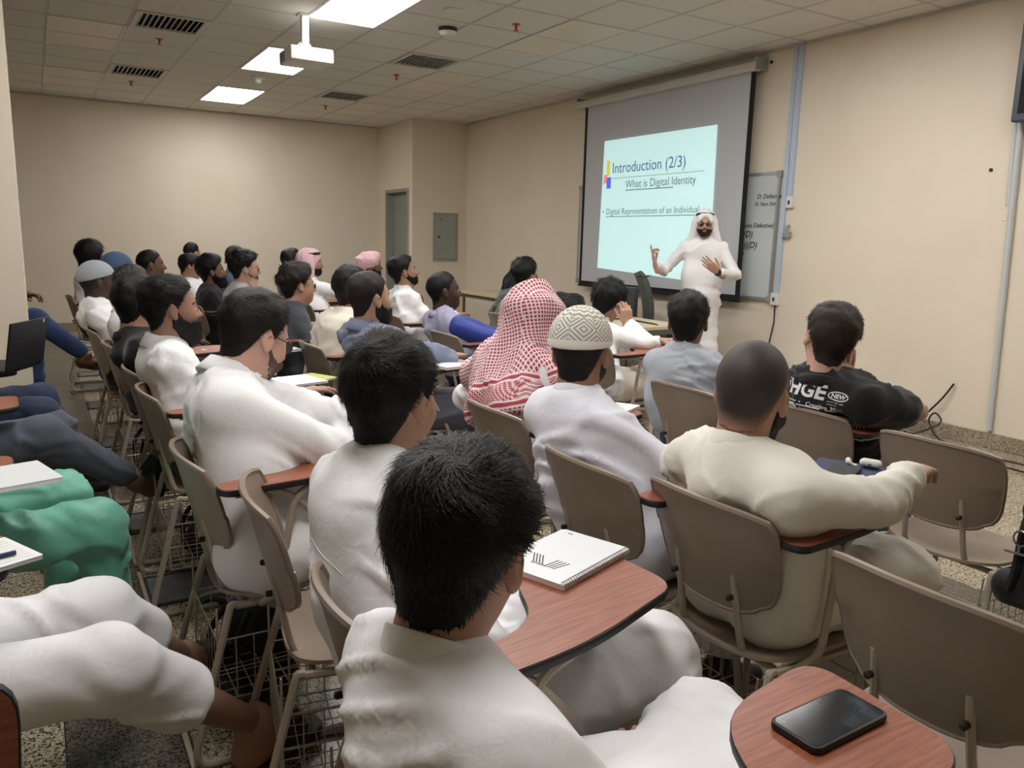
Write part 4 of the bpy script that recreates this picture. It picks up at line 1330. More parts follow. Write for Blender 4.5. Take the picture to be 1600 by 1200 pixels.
    if outfit == 'thobe':
        mk = (K[1]+K[-1])/2; ma = (An[1]+An[-1])/2
        tt = thobe_tight
        for sgn in (1, -1):
            legs += [cap(P+side*0.085*sgn*b, K[sgn], 0.105*b, 0.082*tt, k=0.05), cap(K[sgn], An[sgn] if calf is None else K[sgn]+(An[sgn]-K[sgn])*calf, 0.080*tt, 0.082*tt, k=0.05, flat=None if calf is None else 0.0)]
        if calf is None and np.linalg.norm(K[1]-K[-1]) < 0.5:
            legs += [cap(P+np.array([0.08, 0, 0]), mk, 0.085, 0.055, k=0.10), cap(mk, ma, 0.055, 0.06, k=0.09)]
        if calf:
            for sgn in (1, -1):
                dd_ = An[sgn]-K[sgn]
                legs.append(cap(K[sgn]+dd_*(calf-0.10), K[sgn]+dd_*(calf+0.15), 0.055*tt, 0.064*tt, k=0.004, op='s'))
        hz_ = hem if hem is not None else 0.13
        pr += legs+[half((0, 0, hz_), (0, 0, -1))]
        vf = surface(pr, hc)
        V = relax(*vf, it=2); V = fold_disp(V, vf[1], am, jt+[(K[sg], np.array([0.3, 0, 1.0]), 0.12, am*0.22) for sg in (1, -1)], seed)
        top_o = link('thobe', qmesh('thobe', V, vf[1]), CLOTH(top), root)
    else:
        pr.append(half((0, 0, P[2]-0.085), (0, 0, -1)) if not hem else half((0, 0, hem), (0, 0, -1)))
        vf = surface(pr, hc); V = relax(*vf, it=2); V = fold_disp(V, vf[1], am, jt, seed)
        top_o = link('shirt', qmesh('shirt', V, vf[1]), CLOTH(top), root)
        for sgn in (1, -1):
            legs += [cap(P+side*0.085*sgn+np.array([0, 0, -0.015]), K[sgn], 0.100*b, 0.076, k=0.05), cap(K[sgn], An[sgn]+(K[sgn]-An[sgn])*cuff, 0.073, 0.060, k=0.04, flat=0.0)]
        legs.append(ell(P+np.array([0, 0, 0.01]), (0.125*b, 0.165*b, 0.10), k=0.05))
        vf = surface(legs, hc*1.05); V = relax(*vf, it=2); V = fold_disp(V, vf[1], am, [(K[sg], np.array([0.3, 0, 1.0]), 0.12, am*0.22) for sg in (1, -1)], seed+3)
        link('trousers', qmesh('trousers', V, vf[1]), CLOTH(bottom or 'dark_denim'), root)
    # collar
    na = (Hl+Rh@np.array([-0.018, 0, -0.06])*hs)-NB; na /= np.linalg.norm(na)
    NM = frameM(NB, Rh[:, 0], na)
    NM = (np.stack([np.cross(np.cross(na, Rh[:, 0]), na), np.cross(na, Rh[:, 0]), na], 1), NB)
    for k in range(2): NM[0][:, k] /= np.linalg.norm(NM[0][:, k])
    if collar == 'band':
        prof = [(0.0700, 0.038), (0.0685, 0.0395), (0.0665, 0.037), (0.068, -0.022), (0.0725, -0.022), (0.0715, 0.0)]
    elif collar == 'fold':
        prof = [(0.066, 0.030), (0.069, 0.039), (0.074, 0.037), (0.084, 0.008), (0.091, -0.014), (0.0885, -0.017), (0.079, 0.0), (0.072, -0.022), (0.069, -0.02)]
    elif collar == 'crew':
        prof = [(0.072, 0.004), (0.076, 0.008), (0.081, 0.003), (0.086, -0.02), (0.080, -0.035), (0.072, -0.012)]
    elif collar == 'hood':
        prof = [(0.070, 0.02), (0.082, 0.036), (0.11, 0.015), (0.125, -0.03), (0.09, -0.06), (0.07, -0.02)]
    else: prof = None
    if prof:
        prof = [(r*(0.98 if hs < 1.04 else hs*0.97)*(1.0 if b < 1.15 else 1.10), z) for r, z in prof]
        vf = ring_loft(prof, 1.04, 0.98)
        co = link('collar', qmesh('collar', *placeVF(vf, NM)), CLOTH(top), root)
    # hair
    hm_o = None
    if hair:
        hv = cached(('hair', hair, hf, seed % 3), lambda: (lambda vf: (relax(*vf, it=1, lam=0.35), vf[1]))(hair_surface(hair, hf, seed % 3)))
        Vh, Fh = hv
        parts_ = [(Vh, Fh)]
        ns = strands if strands is not None else {'near': 6000, 'mid': 1600, 'far': 0}[lvl]
        if hair == 'buzz': ns = 0
        if ns:
            L_ = {'short': 0.027, 'full': 0.034, 'bushy': 0.038, 'curly': 0.022, 'crop': 0.012, 'receded': 0.012, 'long': 0.05}[hair]
            parts_.append(hair_strands((Vh, Fh), ns, L_, 0.0009 if lvl == 'near' else 0.0016, seed+11, lift=0.22 if hair not in ('curly', 'bushy') else 0.38, messy=0.20 if hair != 'curly' else 0.7, swirl=0.6))
        VV, FF = joinVF(parts_)
        me = qmesh('hair', VV@HM[0].T+HM[1], FF)
        if hair == 'buzz':
            th = np.degrees(np.arctan2(np.abs(Vh[:, 1]), Vh[:, 0]+0.010))
            hl = Vh[:, 2]-zline(th, 'buzz')
            at = me.attributes.new('hl', 'FLOAT', 'POINT'); at.data.foreach_set('value', hl.astype(np.float32))
            hm_o = link('hair', me, M_BUZZD if skin == 'dark' else M_BUZZ, root)
        else:
            hm_o = link('hair', me, HAIR[hcol], root)
    if beard:
        bv = cached(('beard', beard, hf, seed % 2), lambda: (lambda vf: (relax(*vf, it=1, lam=0.35), vf[1]))(beard_surface(beard, min(hf, 0.006), seed % 2)))
        ps = [bv]
        if lvl == 'near' or (lvl == 'mid' and beard in ('full', 'long')):
            ps.append(hair_strands(bv, 900, 0.014, 0.0011, seed+5, crown=(0.0, 0, 0.05), lift=0.4, swirl=0, messy=0.4))
        VV, FF = joinVF(ps)
        link('beard', qmesh('beard', VV@HM[0].T+HM[1], FF), M_STUBBLE if beard == 'stubble' else HAIR['dark' if hcol != 'black' else 'black'], root)
    if face:
        eb = MB()
        for sgn in (-1, 1):
            pts = [(0.0895, sgn*0.014, 0.019), (0.0905, sgn*0.026, 0.0235), (0.083, sgn*0.040, 0.022), (0.070, sgn*0.052, 0.015)]
            eb.tube(pts, [0.003, 0.0042, 0.0036, 0.002], 5)
        eb.v = [tuple(HM[0]@np.array(v)+HM[1]) for v in eb.v]
        o = eb.build('eyebrows', HAIR['black' if hair else 'dark'], root, smooth=True)
        if lvl != 'far' or standing:
            for sgn in (-1, 1):
                e = MB().lathe([(0.0015*1, 0.0138), (0.006, 0.0128), (0.0095, 0.010), (0.0115, 0.007), (0.0117, 0.003)], 12, axis='x')
                e.mi = [0]*len(e.f)
                e.v = [tuple(HM[0]@(np.array(v)+np.array([0.0745, sgn*0.032, -0.004]))+HM[1]) for v in e.v]
                for k in range(len(e.mi)):
                    if k < 12: e.mi[k] = 1
                e.build('eye', [M_EYEW, M_IRIS], root, smooth=True)
    if glasses:
        gm = {'black': M_GLASS, 'gold': M_GLASSG}[glasses]
        g = MB()
        for sgn in (-1, 1):
            cy_ = sgn*0.034
            g.tube([(0.103-0.006*abs(math.cos(a)*0.024+cy_)/0.05, cy_+0.024*math.cos(a), -0.006+0.019*math.sin(a)) for a in [2*math.pi*k/18 for k in range(18)]], 0.0016, 5, closed=True)
            g.tube([(0.097, sgn*0.058, 0.002), (0.05, sgn*0.077, 0.006), (0.0, sgn*0.084, 0.008), (-0.018, sgn*0.083, -0.010)], 0.0018, 5)
        g.tube([(0.1025, -0.010, -0.002), (0.108, 0, 0.0), (0.1025, 0.010, -0.002)], 0.0016, 5)
        g.v = [tuple(HM[0]@np.array(v)+HM[1]) for v in g.v]
        go = g.build('glasses', gm, root, smooth=True)
        for sgn in (-1, 1):
            cy_ = sgn*0.034
            ln = MB(); ln.add([(0.1025-0.006*abs(math.cos(a)*0.023+cy_)/0.05, cy_+0.023*math.cos(a), -0.006+0.018*math.sin(a)) for a in [2*math.pi*k/18 for k in range(18)]], [tuple(range(18))])
            ln.v = [tuple(HM[0]@np.array(v)+HM[1]) for v in ln.v]
            ln.build('lens', M_LENS, go)
    # shoes
    if shoes and shoes != 'bare':
        for sgn in (1, -1):
            sh = An[sgn]-K[sgn]
            M = frameM(An[sgn], fdir[sgn], (0, 0, 1) if An[sgn][2] < 0.14 else -(sh/np.linalg.norm(sh)), mirror=(sgn == 1), scale=fsc)
            if shoes == 'sandals':
                sv = MB(); pl = rpoly([(-0.07, -0.035), (0.05, -0.045), (0.16, -0.045), (0.172, 0.03), (0.06, 0.048), (-0.07, 0.032)], 0.035, 6)
                sv.prism(pl, -0.106, -0.086)
                me = sv.mesh(); 
                so = sv.build('sandal', CLOTH('sandal_leather'), None, bevel=0.003, smooth=True)
                def strapf():
                    q = []
                    for i_ in range(7):
                        x_ = 0.030+0.0115*i_; zt = 0.004-0.0055*i_
                        pp = [(x_-0.006, 0.048, -0.080), (x_+0.002, 0.042, -0.046), (x_+0.008, 0.022, zt-0.014), (x_+0.010, 0.0, zt-0.008), (x_+0.006, -0.024, zt-0.018), (x_, -0.043, -0.052), (x_-0.006, -0.047, -0.080)]
                        q += [cap(pp[k_], pp[k_+1], 0.0068, k=0.006) for k_ in range(6)]
                    q += [cap((0.112, 0.048, -0.080), (0.118, 0.040, -0.056), 0.006, k=0.006), cap((0.118, 0.040, -0.056), (0.122, 0.018, -0.060), 0.006, k=0.006)]
                    return surface(q, 0.004)
                st = cached(('strap', 1), strapf)
                so.data.transform(Matrix([[M[0][i][0], M[0][i][1], M[0][i][2], M[1][i]] for i in range(3)]+[[0, 0, 0, 1]])); so.parent = root
                if sgn == 1: so.data.flip_normals()
                link('strap', qmesh('strap', *placeVF(st, M, flip=(sgn == 1))), CLOTH('sandal_leather'), so)
            else:
                if lvl == 'far' and outfit == 'thobe' and not hatch: pass
                sv = cached(('shoe', lvl == 'near'), lambda: surface([cap((-0.035, 0, -0.05), (0.04, 0, -0.05), 0.040, 0.040, k=0.02), cap((0.04, 0, -0.052), (0.135, -0.002, -0.068), 0.040, 0.030, k=0.03, sq=((0, 0, 1), 1.1)),
                    cap((-0.04, 0, -0.035), (-0.01, 0, 0.0), 0.040, 0.042, k=0.02), half((0, 0, -0.096), (0, 0, -1))], 0.0105))
                link('shoe', qmesh('shoe', *placeVF(sv, M, flip=(sgn == 1))), CLOTH(shoes), root)
    root['_'] = 0
    del root['_']
    return dict(root=root, HM=HM, NB=NB, NM=NM, top=top_o, S=S, E=E, W=W, P=P, w1=w1, w2=w2, hair=hm_o, side=side, fwd=fwd, up=up, K=K, An=An, hc=hc, lvl=lvl, Rh=Rh, Hl=Hl, hs=hs)

_cl = {
 'white_cotton': (232, 231, 232), 'cream_cotton': (226, 222, 210), 'cool_white_cotton': (222, 222, 232), 'offwhite_linen': (214, 206, 192), 'lavender_cotton': (160, 160, 188), 'light_blue_cotton': (150, 182, 205),
 'grey_blue_cotton': (112, 120, 142), 'grey_cotton': (160, 166, 174), 'charcoal_jersey': (56, 60, 66), 'black_jersey': (20, 21, 24), 'dark_teal_nylon': (60, 70, 74), 'light_grey_cotton': (168, 168, 172), 'dusty_blue_cotton': (100, 114, 140),
 'dark_denim': (38, 48, 72), 'blue_denim': (42, 62, 100), 'pale_denim': (120, 138, 156), 'royal_blue_satin': (42, 60, 140), 'mint_green_cotton': (104, 172, 150), 'slate_grey_wool': (82, 86, 98), 'black_trousers': (26, 27, 31), 'khaki_cotton': (150, 138, 116),
 'black_leather': (24, 23, 24), 'brown_leather': (86, 56, 34), 'sandal_leather': (22, 22, 24), 'grey_sneaker': (120, 124, 130), 'grey_knit': (150, 156, 162), 'blue_knit': (62, 84, 112)}
def CLOTH(n):
    if n == 'ghutra_red': return M_GHUTRA
    r = 0.75
    if 'leather' in n: r = 0.45
    if 'satin' in n: r = 0.4
    if 'nylon' in n: r = 0.5
    if 'mint' in n: r = 0.45
    return cloth_mat(n, _cl[n], rough=r)

# red and white checked head cloth
def ghutra_mat():
    m = bpy.data.materials.new('red_white_checked_cloth'); m.use_nodes = True
    nt = m.node_tree; N = nt.nodes; L = nt.links; b = N['Principled BSDF']; b.inputs['Roughness'].default_value = 0.85
    a = N.new('ShaderNodeAttribute'); a.attribute_name = 'pat'
    sp = N.new('ShaderNodeSeparateXYZ'); L.new(a.outputs['Vector'], sp.inputs[0])
    def M(op, x, y=None):
        n = N.new('ShaderNodeMath'); n.operation = op
        for i, v in enumerate((x, y)):
            if v is None: continue
            if isinstance(v, (int, float)): n.inputs[i].default_value = v
            else: L.new(v, n.inputs[i])
        return n.outputs[0]
    u, v, wv = sp.outputs[0], sp.outputs[1], sp.outputs[2]
    at2 = N.new('ShaderNodeAttribute'); at2.attribute_name = 'pos'; s2 = N.new('ShaderNodeSeparateXYZ'); L.new(at2.outputs['Vector'], s2.inputs[0])
    at3 = N.new('ShaderNodeAttribute'); at3.attribute_name = 'nrm'; s3 = N.new('ShaderNodeSeparateXYZ'); L.new(at3.outputs['Vector'], s3.inputs[0])
    def ck(p, q):
        return M('MULTIPLY', M('LESS_THAN', M('FRACT', M('MULTIPLY', p, 80.0)), 0.66), M('LESS_THAN', M('FRACT', M('MULTIPLY', q, 80.0)), 0.66))
    px_, py_, pz_ = s2.outputs[0], s2.outputs[1], s2.outputs[2]
    ax_, ay_, az_ = (M('ABSOLUTE', s3.outputs[k]) for k in range(3))
    selx = M('MULTIPLY', M('GREATER_THAN', ax_, ay_), M('GREATER_THAN', ax_, az_))
    sely = M('MULTIPLY', M('SUBTRACT', 1.0, selx), M('GREATER_THAN', ay_, az_))
    selz = M('SUBTRACT', M('SUBTRACT', 1.0, selx), sely)
    chk = M('ADD', M('ADD', M('MULTIPLY', selx, ck(py_, pz_)), M('MULTIPLY', sely, ck(px_, pz_))), M('MULTIPLY', selz, ck(px_, py_)))
    # wv: distance to the border edge; bands
    solid = M('MULTIPLY', M('GREATER_THAN', wv, 0.020), M('LESS_THAN', wv, 0.034))
    solid2 = M('MULTIPLY', M('GREATER_THAN', wv, 0.115), M('LESS_THAN', wv, 0.128))
    white = M('ADD', M('MULTIPLY', M('GREATER_THAN', wv, 0.034), M('LESS_THAN', wv, 0.041)), M('ADD', M('MULTIPLY', M('GREATER_THAN', wv, 0.013), M('LESS_THAN', wv, 0.020)), M('ADD', M('MULTIPLY', M('GREATER_THAN', wv, 0.128), M('LESS_THAN', wv, 0.136)), M('MULTIPLY', M('GREATER_THAN', wv, 0.107), M('LESS_THAN', wv, 0.115)))))
    # fine zigzag inside the wide border
    zz = M('LESS_THAN', M('FRACT', M('MULTIPLY', M('ADD', wv, M('MULTIPLY', M('ABSOLUTE', M('SUBTRACT', M('FRACT', M('MULTIPLY', u, 80.0)), 0.5)), 0.012)), 130.0)), 0.62)
    inb = M('MULTIPLY', M('GREATER_THAN', wv, 0.041), M('LESS_THAN', wv, 0.107))
    base_ = M('ADD', M('MULTIPLY', chk, M('SUBTRACT', 1.0, inb)), M('MULTIPLY', zz, inb))
    f = M('MULTIPLY', M('MAXIMUM', base_, M('ADD', solid, solid2)), M('SUBTRACT', 1.0, M('MINIMUM', white, 1.0)))
    mx = N.new('ShaderNodeMix'); mx.data_type = 'RGBA'; L.new(f, mx.inputs[0]); mx.inputs[6].default_value = srgb(232, 218, 220); mx.inputs[7].default_value = srgb(174, 66, 80)
    L.new(mx.outputs[2], b.inputs['Base Color'])
    return m
M_GHUTRA = ghutra_mat()

def worn(D, prims, name, m, h, amp=0.0, seed=0, fold=(6, 6, 2), pat=None, it=2):
    """cloth worn on the head or shoulders of person D, drawn in the person's local frame"""
    V, F = surface(prims, h)
    V = relax(V, F, it=it)
    V0 = V
    if amp:
        N = vnormals(V, F); n = noise(V*np.array(fold)*1.0+seed)
        n2 = noise(V*np.array(fold)*2.3+seed+4)
        V = V+N*((0.5-np.abs(n)*1.7)*amp+(0.3-np.abs(n2))*amp*0.5)[:, None]
    me = qmesh(name, V, F)
    if pat is not None:
        at = me.attributes.new('pat', 'FLOAT_VECTOR', 'POINT'); at.data.foreach_set('vector', pat(V0).astype(np.float32).ravel())
        W_ = V0+0.010*np.stack([noise(V0*7), noise(V0*7+3), noise(V0*7+8)], 1)
        c_, s_ = math.cos(0.35), math.sin(0.35)
        W_ = np.stack([W_[:, 0], W_[:, 1]*c_-W_[:, 2]*s_, W_[:, 1]*s_+W_[:, 2]*c_], 1)
        at = me.attributes.new('pos', 'FLOAT_VECTOR', 'POINT'); at.data.foreach_set('vector', W_.astype(np.float32).ravel())
        at = me.attributes.new('nrm', 'FLOAT_VECTOR', 'POINT'); at.data.foreach_set('vector', relax(vnormals(V0, F), F, 3, 0.6).astype(np.float32).ravel())
    return link(name, me, m, D['root'])

def hp_(D, p):   # head-local point -> person-local
    return D['HM'][0] @ np.array(p, float)+D['HM'][1]

def skull_cap(D, m, rim_f=0.060, rim_b=0.012, h=0.005, off=0.012, name='skull_cap', band=True, flat=None, seamless=False):
    Rr = D['Rh'].T
    hsx = D['hs']
    c = hp_(D, (-0.012, 0, 0.030))
    e = ell(c, ((0.098+off)*hsx, (0.077+off)*hsx, (0.086+off*1.3)*hsx), R=Rr)
    p = hp_(D, (0.08, 0, rim_f)); q = hp_(D, (-0.10, 0, rim_b))
    n = D['Rh'] @ np.array([rim_b-rim_f, 0, 0.18]); n = -n/np.linalg.norm(n)
    inner = ell(c, ((0.098+off-1.7*h)*hsx, (0.077+off-1.7*h)*hsx, (0.086+off*1.3-1.7*h)*hsx), R=Rr, op='s', k=0.001)
    pr = [e, inner, half(p, n)]
    if flat: pr.insert(2, half(hp_(D, (0, 0, flat)), D['Rh']@np.array([0, 0, 1.0])))
    V, F = surface(pr, h)
    V = relax(V, F, it=1)
    me = qmesh(name, V, F)
    L_ = (V-D['HM'][1]) @ D['HM'][0]/(hsx*hsx)
    L_ = L_-np.array([-0.012, 0, 0.03])
    th = np.arctan2(L_[:, 1], L_[:, 0]); ph = np.arctan2(L_[:, 2], np.hypot(L_[:, 0], L_[:, 1]))
    at = me.attributes.new('pat', 'FLOAT_VECTOR', 'POINT'); at.data.foreach_set('vector', np.stack([th, ph, ph], 1).astype(np.float32).ravel())
    return link(name, me, m, D['root'])

def on_surface(D, me_list, origin, right, upv, m, name, target=None, off=0.002, sub=0.02):
    """lay flat artwork (x right, y up, metres) on the back of a garment by dropping every vertex on the cloth"""
    T = target or D['top']
    bvh = BVHTree.FromObject(T, bpy.context.evaluated_depsgraph_get()) if False else BVHTree.FromPolygons([v.co for v in T.data.vertices], [p.vertices for p in T.data.polygons])
    R = Vector(right).normalized(); U = Vector(upv).normalized(); Nn = R.cross(U).normalized()
    O = Vector(origin)
    for me in me_list:
        bm = bmesh.new(); bm.from_mesh(me)
        for _ in range(3):
            es = [e for e in bm.edges if e.calc_length() > sub]
            if not es: break
            bmesh.ops.subdivide_edges(bm, edges=es, cuts=1, use_grid_fill=False)
        bmesh.ops.triangulate(bm, faces=bm.faces)
        for v in bm.verts:
            p = O+R*v.co.x+U*v.co.y+Nn*0.35
            hit = bvh.ray_cast(p, -Nn, 0.9)
            if hit[0] is not None:
                v.co = hit[0]+Nn*(off+max(0, v.co.z))
            else:
                v.co = p-Nn*0.3
        bm.to_mesh(me); bm.free()
        link(name, me, m, T)

def seam(D, pts, n_dir, name='seam', r=0.0012, m=None, depth=0.4):
    """thin stitched seam laid on the garment; pts person-local, cast along -n_dir"""
    T = D['top']
    if 'bvh' not in D:
        D['bvh'] = BVHTree.FromPolygons([v.co for v in T.data.vertices], [p.vertices for p in T.data.polygons])
    out = []
    N_ = Vector(n_dir).normalized()
    P_ = [Vector(p) for p in pts]
    for i in range(len(P_)-1):
        for k in range(10):
            p = P_[i].lerp(P_[i+1], k/10)
            h_ = D['bvh'].ray_cast(p+N_*depth, -N_, depth*2)
            if h_[0] is not None and abs(h_[1].dot(N_)) > 0.62: out.append(h_[0]-N_*0.0004)
    if len(out) > 3:
        MB().tube(out, r, 5).build(name, m or T.data.materials[0], T, smooth=True)
# ------------------------------------------------------------------ chairs and the people on them
def wcap_mat():
    m = bpy.data.materials.new('white_crochet_cap'); m.use_nodes = True
    nt = m.node_tree; N = nt.nodes; L = nt.links; b = N['Principled BSDF']; b.inputs['Roughness'].default_value = 0.85
    a = N.new('ShaderNodeAttribute'); a.attribute_name = 'pat'; sp = N.new('ShaderNodeSeparateXYZ'); L.new(a.outputs['Vector'], sp.inputs[0])
    def M(op, x, y=None):
        n = N.new('ShaderNodeMath'); n.operation = op
        for i, v in enumerate((x, y)):
            if v is None: continue
            if isinstance(v, (int, float)): n.inputs[i].default_value = v
            else: L.new(v, n.inputs[i])
        return n.outputs[0]
    th, ph = sp.outputs[0], sp.outputs[1]
    fu = M('ABSOLUTE', M('SUBTRACT', M('FRACT', M('MULTIPLY', th, 1.2732)), 0.5))
    fv = M('ABSOLUTE', M('SUBTRACT', M('DIVIDE', M('SUBTRACT', ph, 0.08), 0.62), 0.5))
    dia = M('ADD', M('MULTIPLY', fu, 1.0), fv)
    lines = M('LESS_THAN', M('FRACT', M('MULTIPLY', dia, 5.0)), 0.42)
    inb = M('MULTIPLY', M('GREATER_THAN', ph, 0.08), M('LESS_THAN', ph, 0.72))
    top = M('MULTIPLY', M('GREATER_THAN', ph, 0.72), M('LESS_THAN', M('FRACT', M('ADD', M('MULTIPLY', ph, 5.5), M('MULTIPLY', M('ABSOLUTE', M('SUBTRACT', M('FRACT', M('MULTIPLY', th, 2.546)), 0.5)), 1.0))), 0.5))
    f = M('MINIMUM', M('ADD', M('ADD', M('MULTIPLY', lines, inb), top), M('LESS_THAN', ph, 0.08)), 1.0)
    mx = N.new('ShaderNodeMix'); mx.data_type = 'RGBA'; L.new(f, mx.inputs[0]); mx.inputs[6].default_value = srgb(168, 164, 156); mx.inputs[7].default_value = srgb(236, 232, 222)
    L.new(mx.outputs[2], b.inputs['Base Color'])
    tc = N.new('ShaderNodeTexCoord'); w_ = N.new('ShaderNodeTexVoronoi'); w_.inputs['Scale'].default_value = 420; L.new(tc.outputs['Object'], w_.inputs['Vector'])
    ad = M('ADD', M('MULTIPLY', f, 0.8), M('MULTIPLY', w_.outputs['Distance'], 0.6))
    bp = N.new('ShaderNodeBump'); bp.inputs['Strength'].default_value = 0.7; bp.inputs['Distance'].default_value = 0.002; L.new(ad, bp.inputs['Height']); L.new(bp.outputs['Normal'], b.inputs['Normal'])
    return m
M_WCAP = wcap_mat()

def pel(cx, cy, dx=0.20): return cx+dx, cy
def yoke(D, w_=0.15, dz=-0.115, r=0.0011):
    NB, s_, f_ = D['NB'], D['side'], D['fwd']
    seam(D, [NB+s_*w_*t_+np.array([0, 0, dz-0.012*abs(t_)]) for t_ in (-1, -0.5, 0, 0.5, 1)], -f_, 'yoke_seam', r)
def armseam(D, sgn):
    S, s_, f_ = D['S'][sgn], D['side'], D['fwd']
    seam(D, [S-s_*sgn*0.012+np.array([0, 0, 0.02]), S-s_*sgn*0.03+np.array([0, 0, -0.08]), S-s_*sgn*0.035+np.array([0, 0, -0.17])], -f_, 'sleeve_seam', 0.0011)

# ---- near row -------------------------------------------------------------
place_chair(0.35, 0.67, 'tan tablet chair nearest the camera, under the front young man', tab=0.02)
D = person('young man with full black hair in white thobe, nearest the camera', 0.55, 0.64, (0.445, 0.860, 0.992), yaw=8, lvl='near', hy=38, hp=-12, hr=3, skin='tan', hair='full', seed=1,
           RH=(0.16, 0.10, 0.60), rpole=(0.1, -0.5, -0.8), LH=(0.20, 0.20, 0.58), chair_x=None, strands=11500, slouch=0.02, amp=0.0085, knees=[(0.42, 0.20, 0.54), (0.44, -0.08, 0.54)], ankles=[(0.45, 0.15, 0.09), (0.42, -0.12, 0.09)], hs=1.0, sw=0.150, b=0.96)
yoke(D); armseam(D, -1); D1 = D
place_chair(0.37, 1.15, 'tan tablet chair second from the camera, spiral notebook on its tablet', tab=0.14)
D = person('young man with glossy black hair in white thobe, second from the camera', 0.57, 1.17, (0.61, 1.49, 1.055), yaw=6, lvl='near', hy=30, hp=-4, skin='tan', hair='short', seed=2,
           RH=(0.30, -0.02, 0.64), LH=(0.30, 0.10, 0.64), strands=9000, slouch=0.03, knees=[(0.40, 0.14, 0.54), (0.46, -0.09, 0.55)], ankles=[(0.42, 0.12, 0.09), (0.47, -0.09, 0.09)])
yoke(D); D2 = D
place_chair(0.38, 1.80, 'empty tan tablet chair between two men in white thobes', rz=-0.17, tab=None)
place_chair(0.29, 2.20, 'tan tablet chair under the big man with glasses', tab=0.16)
D = person('big man in white thobe with black glasses looking down, arms folded', 0.50, 2.22, (0.57, 2.50, 1.07), yaw=-4, lvl='near', hy=20, hp=-22, skin='fair', hair='short', hcol='dark', beard='stubble', seed=3, b=1.26, gut=1.0,
           collar='fold', RH=(0.36, 0.12, 0.82), LH=(0.36, -0.10, 0.84), rpole=(0.2, -0.9, -0.5), lpole=(0.1, 0.9, -0.5), glasses='black', hands=('fist', 'fist'), strands=7000, slouch=0.05, sw=0.165, hs=1.05,
           knees=[(0.42, 0.18, 0.54), (0.44, -0.14, 0.54)])
yoke(D, 0.2, -0.13); armseam(D, -1); D3 = D
place_chair(0.30, 3.15, 'tan tablet chair under the man with the long black beard', tab=0.14)
D = person('man with long black beard and black hair in white shirt, left column', 0.50, 3.20, (0.455, 3.42, 1.11), lvl='mid', hy=4, hp=2, skin='olive', hair='short', beard='long', seed=4, outfit='shirt', top='white_cotton', bottom='black_trousers', collar='fold',
           RH=(0.36, -0.10, 0.76), LH=(0.30, 0.06, 0.70), strands=4000, amp=0.010)
yoke(D)
place_chair(0.30, 3.68, 'tan tablet chair under the man in the black shirt, left column')
person('man with black hair and black shirt behind the bearded man, left column', 0.50, 3.75, (0.385, 3.93, 1.09), lvl='mid', hy=38, skin='tan', hair='short', seed=5, outfit='shirt', top='black_jersey', bottom='black_trousers', collar='crew')
place_chair(0.28, 4.55, 'tan tablet chair under the shaved-headed man, left column')
person('man with shaved head in white shirt, left column', 0.48, 4.62, (0.46, 4.85, 1.11), lvl='mid', hy=25, skin='dark', hair='buzz', seed=6, outfit='shirt', top='white_cotton', bottom='dark_denim', collar='fold')
place_chair(0.24, 5.25, 'tan tablet chair under the man in the grey knit cap')
D = person('man with grey knit cap and white shirt in profile, left column', 0.42, 5.30, (0.33, 5.55, 1.095), lvl='mid', hy=6, hp=2, skin='dark', hair='buzz', seed=7, outfit='shirt', top='white_cotton', bottom='dark_denim', collar='crew')
skull_cap(D, CLOTH('grey_knit'), rim_f=0.045, rim_b=0.005, h=0.005, off=0.014, name='knit_cap')
place_chair(0.33, 6.05, 'tan tablet chair under the man in the blue knit cap')
D = person('man with blue knit cap, mostly hidden in the left column', 0.53, 6.10, (0.50, 6.25, 1.13), lvl='far', hy=15, skin='brown', hair='buzz', seed=8, outfit='shirt', top='white_cotton', bottom='dark_denim', collar='crew')
skull_cap(D, CLOTH('blue_knit'), rim_f=0.05, rim_b=0.01, h=0.006, off=0.016, name='knit_cap')
place_chair(0.22, 7.9, 'farthest tan tablet chair of the left column, under long-haired person')
person('person with long dark hair and white shirt, farthest in the left column', 0.42, 7.95, (0.44, 8.15, 1.17), lvl='mid', hy=40, skin='olive', hair='long', seed=9, outfit='shirt', top='white_cotton', bottom='dark_denim', collar='crew')
# ---- second row ------------------------------------------------------------
place_chair(1.27, 0.74, 'empty tan tablet chair at lower right, largest chair back in view', tab=None)
place_chair(1.28, 1.29, 'tan tablet chair under the shaved bearded man', tab=0.10)
D = person('man with shaved head and dark beard in cream thobe, arm along the tablet', 1.50, 1.30, (1.44, 1.29, 1.04), yaw=-4, lvl='near', hy=24, hp=-6, hr=4, skin='tan', hair='buzz', beard='full', seed=3, top='cream_cotton', collar='band',
           RH=(0.34, -0.16, 0.83), relb=(0.12, -0.25, 0.815), LH=(0.36, 0.10, 0.66), hands=('grip', 'rest'), slouch=0.0, b=1.04, knees=[(0.40, 0.14, 0.54), (0.42, -0.12, 0.54)])
yoke(D, 0.18, -0.12); armseam(D, -1); armseam(D, 1); D4 = D
place_chair(1.20, 1.66, 'tan tablet chair under the man in the white crochet cap', tab=0.10)
D = person('man in white crochet skull cap and pale lavender-white thobe', 1.40, 1.72, (1.40, 1.93, 1.055), yaw=4, lvl='near', hy=36, hp=-4, skin='olive', hair='crop', beard='short', seed=5, top='cool_white_cotton', collar='band',
           RH=(0.38, -0.14, 0.76), LH=(0.34, 0.06, 0.72), slouch=0.03, strands=4000)
skull_cap(D, M_WCAP, rim_f=0.030, rim_b=0.012, h=0.0045, off=0.019, flat=0.145)
yoke(D, 0.17, -0.12); armseam(D, -1)
place_chair(1.31, 2.36, 'tan tablet chair under the man in the red checked headscarf', tab=0.12)
